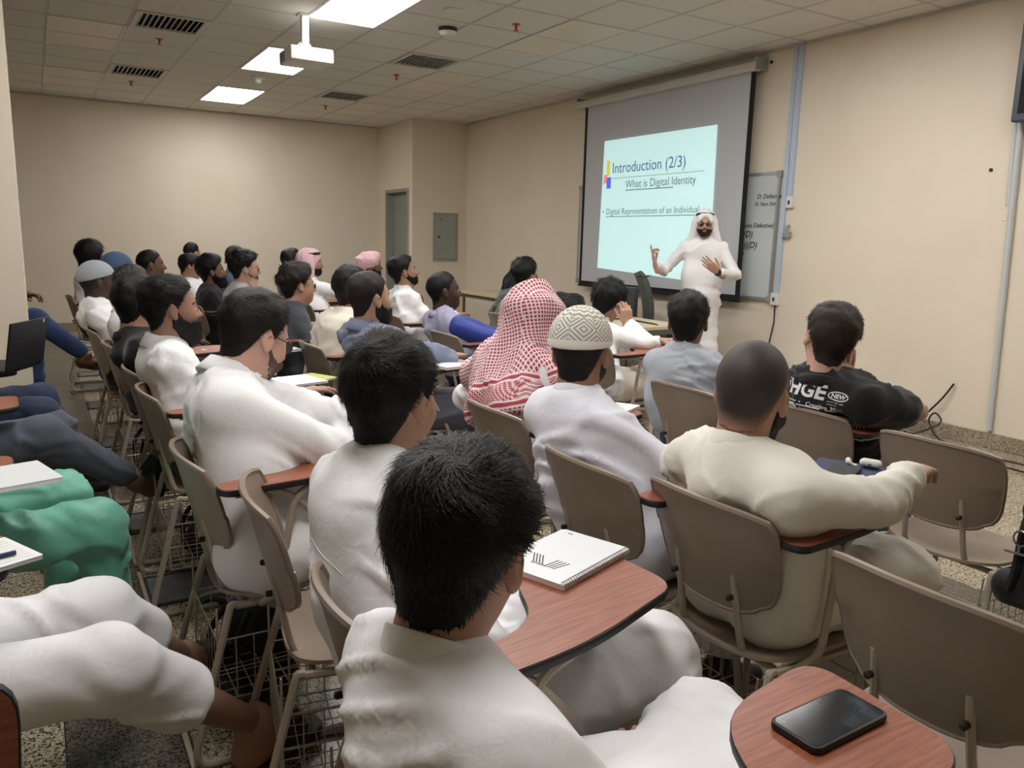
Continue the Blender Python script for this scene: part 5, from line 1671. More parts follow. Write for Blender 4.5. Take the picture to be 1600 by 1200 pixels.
D = person('man wrapped in a red and white checked headscarf over white thobe', 1.52, 2.42, (1.66, 2.60, 1.08), yaw=0, lvl='near', hy=40, hp=-8, skin='olive', hair=None, seed=6, top='white_cotton', collar=None, face=True,
           RH=(0.34, -0.10, 0.72), LH=(0.22, 0.36, 0.74), lpole=(-0.3, 0.8, -0.5), slouch=0.03)
def big_ghutra(D):
    NB = D['NB']; sd = D['side']; fw = D['fwd']; Hd = D['Hl']
    z = np.array([0, 0, 1.0])
    pr = [ell(hp_(D, (-0.02, 0, 0.025)), (0.118, 0.105, 0.118), R=D['Rh'].T),
          cap(hp_(D, (-0.05, 0, 0.0)), NB-fw*0.03-z*0.06, 0.105, 0.135, k=0.06),
          cap(NB-sd*0.05-z*0.07, D['S'][-1]-z*0.02+sd*0.01, 0.10, 0.098, k=0.08), cap(NB+sd*0.05-z*0.06, D['S'][1]+z*0.0, 0.10, 0.098, k=0.08),
          cap(NB-fw*0.03-z*0.1+sd*0.07, D['w1']+sd*0.10-fw*0.04+z*0.03, 0.135, 0.125, k=0.08), cap(NB-fw*0.03-z*0.1-sd*0.07, D['w1']-sd*0.09-fw*0.04+z*0.06, 0.135, 0.125, k=0.08),
          cap(D['S'][1]+z*0.01, D['E'][1]*0.5+D['S'][1]*0.5+z*0.02+sd*0.02, 0.095, 0.080, k=0.05),
          cap(D['S'][1]*0.4+D['E'][1]*0.6+z*0.03, D['W'][1]*0.4+D['E'][1]*0.6+z*0.03, 0.070, 0.055, k=0.04, flat=0.0),
          ell(hp_(D, (0.13, 0, -0.03)), (0.075, 0.055, 0.09), R=D['Rh'].T, op='s', k=0.02)]
    e0 = D['w1']+z*0.03
    nrm = -z*0.95-sd*0.32; nrm = nrm/np.linalg.norm(nrm)
    pr.append(half(e0-sd*0.0, nrm))
    ax = -nrm
    def pat(V):
        wv = (V-e0) @ ax
        u = V[:, 1]*0.95+V[:, 0]*0.5+0.012*noise(V*9)
        v = V[:, 2]-V[:, 0]*0.3+0.012*noise(V*8+5)
        return np.stack([u, v, wv], 1)
    return worn(D, pr, 'headscarf', M_GHUTRA, 0.009, amp=0.030, seed=3, fold=(8, 10, 4.0), pat=pat)
big_ghutra(D)
place_chair(1.28, 3.62, 'tan tablet chair with white notebook, left of the red headscarf')
D = person('bearded man in grey-blue shirt with crossed arms, middle of the second row', 1.48, 3.60, (1.36, 3.60, 1.095), lvl='near', hy=12, hp=2, skin='tan', hair='crop', hcol='dark', beard='full', seed=7, outfit='shirt', top='grey_blue_cotton', bottom='slate_grey_wool', collar='fold',
           RH=(0.36, 0.05, 0.78), LH=(0.34, -0.08, 0.76), rpole=(0.1, -0.9, -0.6), b=1.08, strands=3000)
yoke(D)
place_chair(1.22, 4.22, 'tan tablet chair under the man in the off-white shirt')
person('man with black hair in off-white ribbed shirt, hunched', 1.44, 4.22, (1.50, 4.25, 1.12), lvl='mid', hy=28, skin='olive', hair='short', seed=8, outfit='shirt', top='offwhite_linen', bottom='dark_denim', collar='crew', slouch=0.07, amp=0.012)
place_chair(1.14, 4.92, 'tan tablet chair under the young man in charcoal shirt')
person('young man in charcoal long-sleeved shirt and gold glasses', 1.36, 4.92, (1.42, 5.02, 1.10), lvl='mid', hy=4, skin='tan', hair='bushy', hcol='dark', seed=9, outfit='shirt', top='charcoal_jersey', bottom='dark_denim', collar='crew', glasses='gold', slouch=0.05)
place_chair(1.2, 6.30, 'tan tablet chair under the man holding his chin')
person('man in pale grey shirt and glasses holding his chin', 1.40, 6.32, (1.40, 6.40, 1.145), lvl='mid', hy=-4, skin='tan', hair='bushy', hcol='black', beard='stubble', seed=10, outfit='shirt', top='light_grey_cotton', bottom='dark_denim', collar='crew', glasses='gold', RH=('head', (0.060, -0.05, -0.160)), rpole=(0.5, -0.6, -0.8), rhd=(0.1, 0.25, 1.0), hands=('fist', 'rest'), rhz=(0.6, -0.8, 0))
place_chair(1.08, 6.90, 'tan tablet chair under the bearded man in the black shirt, far middle')
person('bearded man in black long-sleeved shirt, far middle of the room', 1.28, 6.95, (1.28, 7.10, 1.09), lvl='mid', hy=-4, hp=6, skin='brown', hair='bushy', beard='full', seed=11, outfit='shirt', top='black_jersey', bottom='black_trousers', collar='crew')
place_chair(1.45, 7.85, 'tan tablet chair under the man in the dusty blue shirt')
person('man in dusty blue shirt seen from behind, partly hidden', 1.60, 7.90, (1.64, 7.85, 1.175), lvl='far', hy=35, skin='olive', hair='crop', hcol='grey', seed=12, outfit='shirt', top='dusty_blue_cotton', bottom='dark_denim', collar='fold')
place_chair(1.18, 8.35, 'tan tablet chair under the youth in white shirt')
person('youth in white shirt with short black hair looking down, far left of centre', 1.34, 8.4, (1.34, 8.55, 1.07), lvl='far', hy=-10, hp=-8, skin='tan', hair='short', seed=13, outfit='shirt', top='white_cotton', bottom='dark_denim', collar='fold')
place_chair(1.5, 10.2, 'tan tablet chair against the far wall, under the turned-away man')
person('man in bright white shirt turned away, near the far wall', 1.62, 10.3, (1.65, 10.35, 1.165), lvl='far', hy=35, skin='tan', hair='crop', seed=14, outfit='shirt', top='white_cotton', bottom='dark_denim', collar='crew')
place_chair(0.75, 7.35, 'tan tablet chair under the man with hand at his mouth')
person('man in white top resting his chin on his hand, far left', 0.90, 7.4, (0.85, 7.42, 1.13), lvl='mid', hy=0, hp=3, skin='brown', hair='crop', seed=15, outfit='shirt', top='white_cotton', bottom='dark_denim', collar='crew', RH=('head', (0.055, -0.05, -0.155)), rpole=(0.5, -0.6, -0.8), rhd=(0.1, 0.25, 1.0), hands=('fist', 'rest'), rhz=(0.6, -0.8, 0))
# ---- third row --------------------------------------------------------------
place_chair(2.32, 1.36, 'empty tan tablet chair at the right, beside the bare wall', tab=None)
place_chair(2.36, 0.80, 'tan tablet chair at the right edge with a black bag on it', tab=None)
place_chair(2.33, 1.88, 'tan tablet chair under the man in the printed black t-shirt', tab=0.20)
D = person('man in black printed t-shirt resting his head on his hand, by the wall', 2.54, 1.92, (2.46, 1.86, 1.06), yaw=8, lvl='near', hy=50, hp=4, hr=10, skin='fair', hair='short', hcol='brown', beard='stubble', seed=4, outfit='shirt', top='black_jersey', bottom='pale_denim', collar='crew', sleeve='short',
           RH=('head', (0.005, -0.10, -0.175)), relb=(0.12, -0.29, 0.81), rhz=(-0.4, -1, 0.1), rhd=(0.15, 0.05, 1.0), hands=('flat', 'rest'), LH=(0.3, 0.05, 0.66), glasses='gold', strands=8000, slouch=0.055, b=1.08)
DT = D
place_chair(2.23, 2.40, 'tan tablet chair under the man in the pale grey shirt')
D = person('young man in pale grey shirt seen from behind, below the lecturer', 2.43, 2.46, (2.50, 2.64, 1.045), yaw=4, lvl='near', hy=40, hp=-2, skin='brown', hair='short', seed=2, outfit='shirt', top='grey_cotton', bottom='dark_denim', collar='fold', LH=(0.3, 0.05, 0.66), RH=(0.3, -0.1, 0.70), strands=5000)
yoke(D); armseam(D, -1)
place_chair(2.12, 4.42, 'tan tablet chair under the youth with blue sleeves')
D = person('dark-skinned youth in lavender vest with royal blue sleeves', 2.34, 4.48, (2.28, 4.68, 1.075), lvl='mid', hy=-14, hp=6, skin='dark', hair='crop', seed=3, outfit='shirt', top='lavender_cotton', bottom='dark_denim', collar='crew', sleeve='short', b=0.95, RH=(0.34, -0.22, 0.80), rpole=(-0.2, -0.9, -0.4))
bs = []
for sg in (1, -1):
    bs += [cap(D['S'][sg]+(D['E'][sg]-D['S'][sg])*0.15, D['E'][sg], 0.083, 0.070, k=0.02), cap(D['E'][sg], D['W'][sg], 0.066, 0.044, k=0.02, flat=0.0)]
worn(D, bs, 'sleeves', CLOTH('royal_blue_satin'), 0.014, amp=0.007, seed=2)
place_chair(2.25, 5.62, 'tan tablet chair under the bearded man in white by the corner')
person('man in white thobe with short beard in profile, in front of the corner', 2.48, 5.68, (2.48, 5.82, 1.15), lvl='mid', hy=-10, hp=12, skin='olive', hair='short', beard='short', seed=4, top='white_cotton', collar='band', RH=(0.36, -0.06, 0.78))
place_chair(2.55, 7.05, 'tan tablet chair under the man with the folded pink headscarf')
D = person('man with a pink headscarf folded up over his head, by the far door', 2.72, 7.1, (2.76, 7.28, 1.14), lvl='mid', hy=-6, hp=4, skin='brown', hair='crop', beard='short', seed=5, top='white_cotton', collar='band')
worn(D, [ell(hp_(D, (-0.02, 0, 0.05)), (0.125, 0.11, 0.085), R=D['Rh'].T), cap(hp_(D, (-0.07, 0.0, 0.03)), hp_(D, (-0.11, 0, -0.05)), 0.06, 0.05, k=0.04), cap(hp_(D, (0.06, -0.07, 0.09)), hp_(D, (0.02, 0.08, 0.10)), 0.035, 0.03, k=0.03), ell(hp_(D, (0.13, 0, -0.02)), (0.07, 0.08, 0.075), R=D['Rh'].T, op='s', k=0.02)],
     'headscarf', M_GHUTRA, 0.009, amp=0.01, seed=2, fold=(14, 14, 14), pat=lambda V: np.stack([V[:, 0], V[:, 2], V[:, 2]+5], 1))
place_chair(1.95, 6.85, 'tan tablet chair under the man in the red headscarf and black cord')
D = person('man with red checked headscarf and black head cord in profile', 2.12, 6.9, (2.13, 7.12, 1.17), lvl='mid', hy=-14, skin='olive', hair=None, beard='short', seed=6, top='white_cotton', collar='band', RH=(0.42, -0.12, 0.98), rpole=(-0.1, -0.8, -0.7), hands=('open', 'rest'))
def ghutra_plain(D, m, pat=None, amp=0.008, longer=0.0):
    NB = D['NB']; sd = D['side']; fw = D['fwd']; z = np.array([0, 0, 1.0])
    pr = [ell(hp_(D, (-0.012, 0, 0.035)), (0.112, 0.092, 0.098), R=D['Rh'].T), cap(hp_(D, (-0.045, 0.035, 0.0)), NB-fw*0.05-z*(0.10+longer)+sd*0.07, 0.065, 0.05, k=0.05), cap(hp_(D, (-0.045, -0.035, 0.0)), NB-fw*0.05-z*(0.10+longer)-sd*0.07, 0.065, 0.05, k=0.05),
          cap(hp_(D, (0.0, 0.075, 0.0)), NB+sd*0.13-z*0.03, 0.028, 0.03, k=0.04), cap(hp_(D, (0.0, -0.075, 0.0)), NB-sd*0.13-z*0.03, 0.028, 0.03, k=0.04),
          ell(hp_(D, (0.135, 0, -0.035)), (0.085, 0.062, 0.105), R=D['Rh'].T, op='s', k=0.015)]
    o = worn(D, pr, 'headscarf', m, 0.008, amp=amp, seed=4, fold=(14, 14, 6), pat=pat)
    ag = MB()
    for dz_, rr_ in ((0.068, 0.0), (0.078, -0.002)):
        ag.tube([tuple(hp_(D, (-0.014+(0.101+rr_)*math.cos(a), (0.084+rr_)*math.sin(a), dz_+0.012*math.cos(a)))) for a in [2*math.pi*k/30 for k in range(30)]], 0.0068, 6, closed=True)
    ag.build('head_cord', CLOTH('black_jersey'), D['root'], smooth=True)
    return o
ghutra_plain(D, M_GHUTRA, pat=lambda V: np.stack([V[:, 0], V[:, 2], V[:, 2]+5], 1), longer=0.08)
place_chair(1.95, 7.6, 'tan tablet chair under the man in the light blue shirt')
person('man in light blue shirt with thick dark hair, seen from behind, far middle', 2.10, 7.62, (2.12, 7.68, 1.155), lvl='mid', hy=35, skin='olive', hair='short', hcol='dark', seed=7, outfit='shirt', top='light_blue_cotton', bottom='dark_denim', collar='fold')
# ---- front row ---------------------------------------------------------------
place_chair(2.72, 3.72, 'tan tablet chair under the youth leaning on his hand')
D = person('youth in white shirt leaning his cheek on his hand, in front of the desk', 2.94, 3.80, (3.10, 4.00, 1.01), yaw=-2, lvl='near', hy=14, hp=-12, hr=10, skin='tan', hair='bushy', seed=8, outfit='shirt', top='white_cotton', bottom='offwhite_linen', collar='fold',
           RH=(0.17, 0.01, 0.89), relb=(0.22, -0.13, 0.79), rhd=(-0.1, 0.15, 1.0), hands=('fist', 'rest'), LH=(0.42, 0.0, 0.78), slouch=0.06, pelvis=(-0.02, 0, 0.54), rhz=(-0.2, -1, 0.3), amp=0.011)
place_chair(3.10, 5.42, 'tan tablet chair under the man in the dark jacket')
DJ = D = person('man in dark grey-green jacket with white specks, seen from behind', 3.30, 5.45, (3.44, 5.56, 1.135), yaw=4, lvl='mid', hy=20, skin='olive', hair='bushy', seed=9, outfit='shirt', top='dark_teal_nylon', bottom='black_trousers', collar='hood', b=1.12, LH=(0.28, 0.30, 0.78), lpole=(-0.3, 0.9, -0.3), amp=0.013)
# ---- lecturer ------------------------------------------------------------------
D = person('lecturer in white thobe and white headscarf gesturing before the screen', 5.02, 5.17, (5.0, 5.15, 1.565), yaw=222, lvl='mid', hy=226, hp=0, skin='tan', hair=None, beard='short', seed=3, glasses='black', pelvis=(0, 0, 0.90), standing=True,
           RH=(0.20, -0.38, 1.20), rpole=(-0.5, -0.6, -0.9), LH=(0.30, 0.16, 1.16), lpole=(-0.5, 0.8, -0.6), hands=('point', 'flat'), rhd=(0.1, -0.3, 0.95), rhz=(0.1, -1, 0.0), lhd=(0.25, -0.75, 0.6), lhz=(0.8, 0.3, -0.5), shoes='black_leather', slouch=0.0, hem=0.08, amp=0.012, hs=0.95, b=0.86, sw=0.18)
ghutra_plain(D, CLOTH('white_cotton'), amp=0.006, longer=0.05)
seam(D, [D['NB']+np.array([0, 0, -0.05]), D['NB']+np.array([0.02, 0, -0.3]), D['P']+np.array([0.0, 0, 0.0])], D['fwd'], 'placket', 0.0022)
lp = MB(); lp.tube([tuple(hp_(D, p)) for p in ((0.0945, -0.016, -0.0665), (0.0965, 0, -0.0655), (0.0945, 0.016, -0.0665))], 0.0035, 6)
lp.build('lips', M_LIP, D['root'], smooth=True)
wt = MB(); wp = D['W'][1]-(D['W'][1]-D['E'][1])*0.02; ax_ = (D['W'][1]-D['E'][1]); ax_ /= np.linalg.norm(ax_)
wt.tube([tuple(wp+ax_*0.004), tuple(wp+ax_*0.03)], 0.032, 12); wt.build('wristwatch', CLOTH('black_leather'), D['root'], smooth=True)
# ---- left rows: legs into the picture -------------------------------------------
place_chair(-0.70, 1.78, 'tan tablet chair of the left rows, nearest occupied, notebook on tablet', tab=0.10)
D = person('seated man in white thobe and black sandals at lower left, legs stretched out', -0.48, 1.80, (-0.55, 1.85, 1.16), yaw=0, lvl='near', hy=0, skin='olive', hair='short', seed=5, top='white_cotton', shoes='sandals',
           knees=[(0.55, 0.20, 0.475), (0.55, -0.12, 0.505)], ankles=[(0.77, 0.44, 0.19), (0.89, 0.13, 0.13)], hatch={1: (0.8, 0.8, 0.30), -1: (1, 0.45, 0.10)}, hem=0.0, RH=(0.05, -0.2, 0.70), LH=(0.05, 0.2, 0.66), thobe_tight=1.0, calf=0.42, fsc=1.16, pelvis=(0, 0, 0.50))
WT = D
place_chair(-0.70, 2.45, 'tan tablet chair of the left rows, book on tablet, green trousers', tab=0.10)
D = person('seated person in mint green trousers at the left edge', -0.48, 2.50, (-0.55, 2.52, 1.16), lvl='near', hy=0, skin='brown', hair='short', seed=6, outfit='shirt', top='mint_green_cotton', bottom='mint_green_cotton', collar='crew',
           knees=[(0.50, 0.20, 0.57), (0.58, -0.08, 0.56)], ankles=[(0.50, 0.22, 0.09), (0.62, -0.06, 0.09)], amp=0.013, RH=(0.05, -0.2, 0.70), LH=(0.05, 0.2, 0.66))
place_chair(-0.70, 3.38, 'tan tablet chair of the left rows beside the slate grey trousers', tab=0.10)
D = person('seated person in slate grey trousers and black sandals, leg crossed', -0.50, 3.42, (-0.55, 3.42, 1.16), lvl='near', hy=0, skin='brown', hair='short', seed=7, outfit='shirt', top='slate_grey_wool', bottom='slate_grey_wool', collar='crew', shoes='sandals',
           knees=[(0.52, 0.16, 0.58), (0.48, -0.08, 0.62)], ankles=[(0.50, 0.18, 0.09), (0.79, -0.02, 0.39)], hatch={-1: (0.22, -0.05, 0.98), 1: (1, 0.2, 0)}, cuff=0.17, amp=0.011, RH=(0.05, -0.2, 0.7), LH=(0.05, 0.2, 0.66))
place_chair(-0.72, 4.20, 'tan tablet chair of the left rows behind the open laptop', tab=0.10)
D = person('seated person in dark trousers with an open laptop, at the left edge', -0.52, 4.28, (-0.55, 4.3, 1.16), lvl='mid', hy=0, skin='brown', hair='short', seed=8, outfit='shirt', top='slate_grey_wool', bottom='dark_denim', collar='crew', shoes='black_leather',
           knees=[(0.50, 0.16, 0.56), (0.50, -0.10, 0.54)], ankles=[(0.62, 0.30, 0.10), (0.70, -0.02, 0.24)], RH=(0.1, -0.15, 0.70), LH=(0.1, 0.1, 0.70), hatch={-1: (1, 0.1, 0.05), 1: (1, 0.1, 0.0)})
place_chair(-0.75, 6.70, 'tan tablet chair half hidden behind the pillar')
D = person('seated person in blue jeans and brown shoes beyond the pillar', -0.55, 6.75, (-0.62, 6.75, 1.16), lvl='mid', hy=0, skin='olive', hair='short', seed=9, outfit='shirt', top='light_grey_cotton', bottom='blue_denim', collar='crew', shoes='brown_leather',
           knees=[(0.48, 0.14, 0.54), (0.52, -0.12, 0.74)], ankles=[(0.50, 0.12, 0.09), (0.84, -0.14, 0.45)], hatch={-1: (1, 0.0, -0.15), 1: (1, 0, 0)}, RH=(0.50, -0.05, 0.92), LH=(0.46, 0.05, 0.9), hands=('grip', 'grip'), cuff=0.16)
place_chair(-0.68, 1.08, 'tan tablet chair at the lower left corner with its tablet raised', tab='up')
# ------------------------------------------------------------------ things on tablets, desks and floor
M_PAPER = mat('white_paper', srgb(232, 232, 230), 0.6); M_COVER = mat('notebook_cover', srgb(226, 228, 230), 0.35)
M_LOGO = mat('dark_grey_print', srgb(70, 76, 82), 0.6); M_WIRE = mat('silver_spiral_wire', srgb(150, 150, 152), 0.3, metal=0.8)
M_PHONE = mat('black_phone_case', srgb(18, 19, 20), 0.5)
M_PGLASS = mat('smudged_phone_glass', srgb(20, 24, 30), 0.12, var=(26, srgb(64, 74, 86), 0.50, 0.80))
M_NAVY = mat('navy_cover', srgb(38, 46, 84), 0.6); M_YG = mat('yellow_green_paper', srgb(176, 184, 82), 0.6); M_BAG = cloth_mat('black_bag_nylon', (20, 20, 22), rough=0.6)
M_DESK = mat('pale_desk_laminate', srgb(196, 178, 146), 0.4); M_DESKE = mat('dark_desk_edge', srgb(82, 80, 76), 0.5)
TZ = 0.7592
def rbox(w_, d, h, r=0.008):
    m = MB(); m.prism(rrect(-w_/2, -d/2, w_/2, d/2, r), 0, h); return m
def phone(x, y, z, rz, label, L_=0.155, W_=0.076, glass=M_PGLASS, case=M_PHONE):
    t = empty('phone', (x, y, z), rz); tag(t, label, 'phone')
    rbox(L_, W_, 0.0098, 0.012).build('case', case, t, bevel=0.002, smooth=True)
    m = MB(); m.prism(rrect(-L_/2+0.004, -W_/2+0.004, L_/2-0.004, W_/2-0.004, 0.010), 0.0094, 0.0102); m.build('screen', glass, t)
    return t
phone(0.865, 0.598, TZ, 0.03, 'black phone with smudged screen lying on the nearest wooden tablet')
# spiral notebook
t = empty('spiral_notebook', (0.86, 1.215, TZ), 0.36); tag(t, 'white spiral notebook with grey striped V logo on a wooden tablet', 'notebook')
rbox(0.235, 0.165, 0.010, 0.004).build('pages', M_PAPER, t)
m = MB(); m.prism(rrect(-0.1185, -0.0825, 0.1185, 0.0835, 0.012), 0.0101, 0.0112); cv = m.build('cover', M_COVER, t)
sp = MB()
for k in range(30):
    x_ = -0.112+k*0.0077
    sp.tube([(x_, -0.0775+0.0075*math.cos(a), 0.0055+0.0085*math.sin(a)) for a in [2*math.pi*j/8 for j in range(8)]], 0.0009, 4, closed=True)
sp.build('spiral_binding', M_WIRE, t)['kind'] = 'stuff'
lg = MB()
def bar(p, q, w_):
    p = Vector(p); q = Vector(q); d = (q-p).normalized(); n = Vector((-d.y, d.x))*w_/2
    lg.add([(p.x-n.x, p.y-n.y, 0.0112), (q.x-n.x, q.y-n.y, 0.0112), (q.x+n.x, q.y+n.y, 0.0112), (p.x+n.x, p.y+n.y, 0.0112), (p.x-n.x, p.y-n.y, 0.0115), (q.x-n.x, q.y-n.y, 0.0115), (q.x+n.x, q.y+n.y, 0.0115), (p.x+n.x, p.y+n.y, 0.0115)], [(0, 3, 2, 1), (4, 5, 6, 7), (0, 1, 5, 4), (1, 2, 6, 5), (2, 3, 7, 6), (3, 0, 4, 7)])
for k in range(4):
    bar((-0.066, 0.004+k*0.0072), (-0.030, 0.028+k*0.0072), 0.0028)
    bar((-0.068+k*0.0045, -0.006+k*0.0058-0.002), (-0.040+k*0.0045, -0.034+k*0.0058-0.002), 0.0028) if k < 0 else bar((-0.072, -0.004-k*0.0068), (-0.030, -0.010-k*0.0085), 0.0028)
lg.build('logo', M_LOGO, cv)
me = text_mesh('EDGERS', 0.010, 0.0002); xf_mesh(me, Matrix.Translation((-0.073, 0.028, 0.0115)) @ Matrix.Rotation(math.radians(-90), 4, 'Z')); link('logo_text', me, M_LOGO, cv)
me = text_mesh('edu', 0.009, 0.0002); xf_mesh(me, Matrix.Translation((0.10, 0.060, 0.0115)) @ Matrix.Rotation(math.radians(-90), 4, 'Z')); link('logo_text', me, M_LOGO, cv)
# folder, phone, earbuds on the shaved man's tablet
t = empty('folder', (1.865, 1.325, TZ), 0.43); tag(t, 'navy blue folder on the tablet beside the cream sleeve', 'folder')
rbox(0.30, 0.20, 0.012, 0.004).build('cover', M_NAVY, t, bevel=0.001); rbox(0.29, 0.19, 0.008, 0.002).build('pages', M_PAPER, t, loc=(0.002, 0.002, 0.002))
phone(1.86, 1.33, TZ+0.0125, 0.40, 'black phone lying on the navy folder', glass=mat('matt_black_phone', srgb(22, 22, 23), 0.5))
t = empty('earbud_case', (1.995, 1.335, TZ+0.0125), 0.4); tag(t, 'white rounded earbud case on the navy folder', 'earbud case')
V_, F_ = surface([cap((0, -0.016, 0.013), (0, 0.016, 0.013), 0.0145, k=0.0, sq=((0, 0, 1), 1.15))], 0.0025); link('case', qmesh('case', relax(V_, F_, 2), F_), M_WPLAST, t)
MB().box((-0.0152, -0.004, 0.009), (-0.0142, 0.004, 0.014)).build('latch', M_WIRE, t)
for k, (dx, dy) in enumerate(((1.985, 1.40), (1.965, 1.385))):
    t = empty('earbud', (dx, dy, TZ+0.0125), 0.6+k); tag(t, ('white wireless earbud farther from the case on the folder', 'white wireless earbud nearer the black phone on the folder')[k], 'earbud')
    V_, F_ = surface([ell((0, 0, 0.008), (0.009, 0.008, 0.0075)), cap((0, 0, 0.006), (-0.026, 0.0, 0.004), 0.0033, k=0.004)], 0.002); link('bud', qmesh('bud', V_, F_), M_WPLAST, t)
# beard man's papers
def sheet(x, y, rz, w_, d, h, m, label, name='notebook', z=TZ, tilt=0.0):
    t = empty(name, (x, y, z), rz); tag(t, label, name.replace('_', ' '))
    if tilt: t.rotation_euler = (0, tilt, rz)
    rbox(w_, d, h, 0.003).build('pages', M_PAPER, t)
    rbox(w_*1.01, d*1.01, 0.0015, 0.004).build('cover', m, t, loc=(0, 0, h))
    return t
sheet(0.88, 3.30, 0.25, 0.27, 0.20, 0.008, M_PAPER, 'open white notebook stack on the tablet by the bearded man in white', z=TZ+0.0068)
sheet(0.97, 3.38, 0.45, 0.25, 0.17, 0.005, M_YG, 'yellow-green booklet sticking out under the white pages', 'booklet', TZ)
sheet(1.78, 3.50, 0.20, 0.28, 0.20, 0.012, M_COVER, 'white notebook on the tablet left of the red headscarf')
phone(1.90, 3.62, TZ+0.014, 0.5, 'dark grey phone lying on the white notebook by the red headscarf', glass=M_PHONE)
sheet(1.50, 3.42, 0.3, 0.12, 0.09, 0.004, mat('grey_blue_card', srgb(128, 136, 156), 0.6), 'small grey-blue card on the tablet behind the glossy-haired young man', 'card')
phone(3.12, 3.52, TZ, 0.5, 'pale green phone on the tablet under the leaning youth', glass=mat('pale_green_phone', srgb(150, 176, 160), 0.3), case=mat('pale_green_case', srgb(140, 168, 152), 0.4))
sheet(1.88, 2.32, 0.5, 0.15, 0.10, 0.006, M_PAPER, 'white sheets on the tablet right of the crochet cap', 'papers')
sheet(1.10, 4.30, 0.2, 0.20, 0.16, 0.012, mat('pale_blue_cover', srgb(196, 204, 220), 0.5), 'pale notebook beside the face of the big man with glasses', z=0.76)
# sketch sheet of doodles on the big man's tablet
t = empty('torn_sticker', (0.80, 2.26, TZ), 0.2); tag(t, 'torn white sticker remains on the big man’s wooden tablet', 'sticker')
m = MB(); rs = random.Random(4)
for k in range(9):
    cx, cy = rs.uniform(-0.05, 0.05), rs.uniform(-0.03, 0.03)
    pts = [(cx+rs.uniform(0.006, 0.018)*math.cos(a), cy+rs.uniform(0.004, 0.014)*math.sin(a)) for a in [2*math.pi*j/7 for j in range(7)]]
    m.prism(pts, 0.0, 0.0006+0.00005*k)
m.build('flakes', M_PAPER, t)['kind'] = 'stuff'
# left rows
t = sheet(-0.12, 2.27, 0.28, 0.24, 0.20, 0.010, M_COVER, 'white book at the left edge above the green trousers', 'book')
t = sheet(-0.135, 1.71, 0.45, 0.17, 0.15, 0.007, M_PAPER, 'lined notepad with a pen at the left edge above the white thobe', 'notepad')
ln = MB()
for k in range(9): ln.box((-0.075, -0.06+k*0.014, 0.0086), (0.075, -0.0592+k*0.014, 0.0088))
ln.build('ruled_lines', mat('ruling_grey', srgb(170, 176, 190), 0.7), t)['kind'] = 'stuff'
t = MB().tube([(-0.19, 1.66, TZ+0.014), (-0.07, 1.70, TZ+0.014)], 0.0048, 8).build('pen', M_NAVY, smooth=True); tag(t, 'dark blue pen lying on the notepad at the left edge', 'pen')
# laptop
t = empty('laptop', (-0.075, 4.12, 0.757), math.radians(-26)); tag(t, 'black open laptop on the tablet of the person at the left edge', 'laptop')
MB().box((-0.23, -0.16, 0.0), (0.0, 0.16, 0.018)).build('base', M_PHONE, t, bevel=0.004)
lid = MB().box((0.0, -0.16, 0.0), (0.009, 0.16, 0.21)).build('lid', mat('black_laptop_lid', srgb(26, 28, 34), 0.45), t, bevel=0.003); lid.location = (0.0, 0, 0.016); lid.rotation_euler = (0, math.radians(10), 0)
MB().box((0.0092, 0.115, 0.19), (0.0098, 0.125, 0.205)).build('badge', M_PAPER, lid)
me = text_mesh('notebook', 0.014, 0.0002); me.clear_geometry()
MB().box((0.0092, -0.09, 0.12), (0.0096, -0.04, 0.124)).build('maker_mark', mat('dim_grey_print', srgb(70, 72, 78), 0.5), lid)
# desk one with office chair
t = empty('desk', (4.20, 5.35, 0)); tag(t, 'pale wooden teacher desk with dark edge in front of the whiteboard', 'desk')
MB().box((-0.34, -0.62, 0.715), (0.30, 0.85, 0.745)).build('top', M_DESK, t, bevel=0.004)
MB().box((-0.345, -0.625, 0.68), (0.305, 0.855, 0.7149)).build('edge_rail', M_DESKE, t)
MB().box((-0.28, -0.45, 0.30), (-0.26, 0.7, 0.68)).build('modesty_panel', M_GREY_METAL, t)
for dx in (-0.29, 0.25):
    for dy in (-0.52, 0.75): MB().tube([(dx, dy, 0), (dx, dy, 0.68)], 0.02, 8).build('leg', M_DESKE, t)
tag(MB().tube(arc([(4.05, 5.75, 0.752), (4.15, 5.4, 0.753), (4.25, 5.1, 0.752), (4.22, 4.74, 0.75), (4.20, 4.70, 0.5)], 0.1, 5), 0.006, 6).build('desk_cable', M_DKPL, smooth=True), 'thin dark cable over the pale teacher desk', 'cable')
t = empty('desk', (4.68, 8.05, 0)); tag(t, 'thin dark-edged desk by the wall corner carrying a black bag', 'desk')
MB().box((-0.3, -0.75, 0.74), (0.3, 0.72, 0.765)).build('top', M_DESK, t, bevel=0.003); MB().box((-0.28, -0.7, 0.70), (0.28, 0.60, 0.7399)).build('edge_rail', M_DESKE, t)
for dx in (-0.25, 0.25):
    for dy in (-0.65, 0.5): MB().tube([(dx, dy, 0), (dx, dy, 0.70)], 0.018, 8).build('leg', M_DESKE, t)
M_OC = cloth_mat('dark_olive_chair_fabric', (70, 72, 64), rough=0.8)
t = empty('office_chair', (5.34, 5.86, 0), math.radians(-46)); tag(t, 'high-backed dark grey office chair beside the lecturer', 'chair')
def ocb(u, v):
    x, y = squircle(u, v, 0.5); return (-0.24-0.05*y*y+0.03*abs(x)**2-0.05*y, x*(0.235-0.03*y), 0.80+y*0.32)
shell_grid(ocb, 13, 17, -0.06).build('backrest', M_OC, t, smooth=True)
shell_grid(lambda u, v: (lambda xy: (0.0+xy[1]*0.24, xy[0]*0.25, 0.47+0.015*abs(xy[0])**3))(squircle(u, v, 0.5)), 13, 13, -0.07).build('seat', M_OC, t, smooth=True)
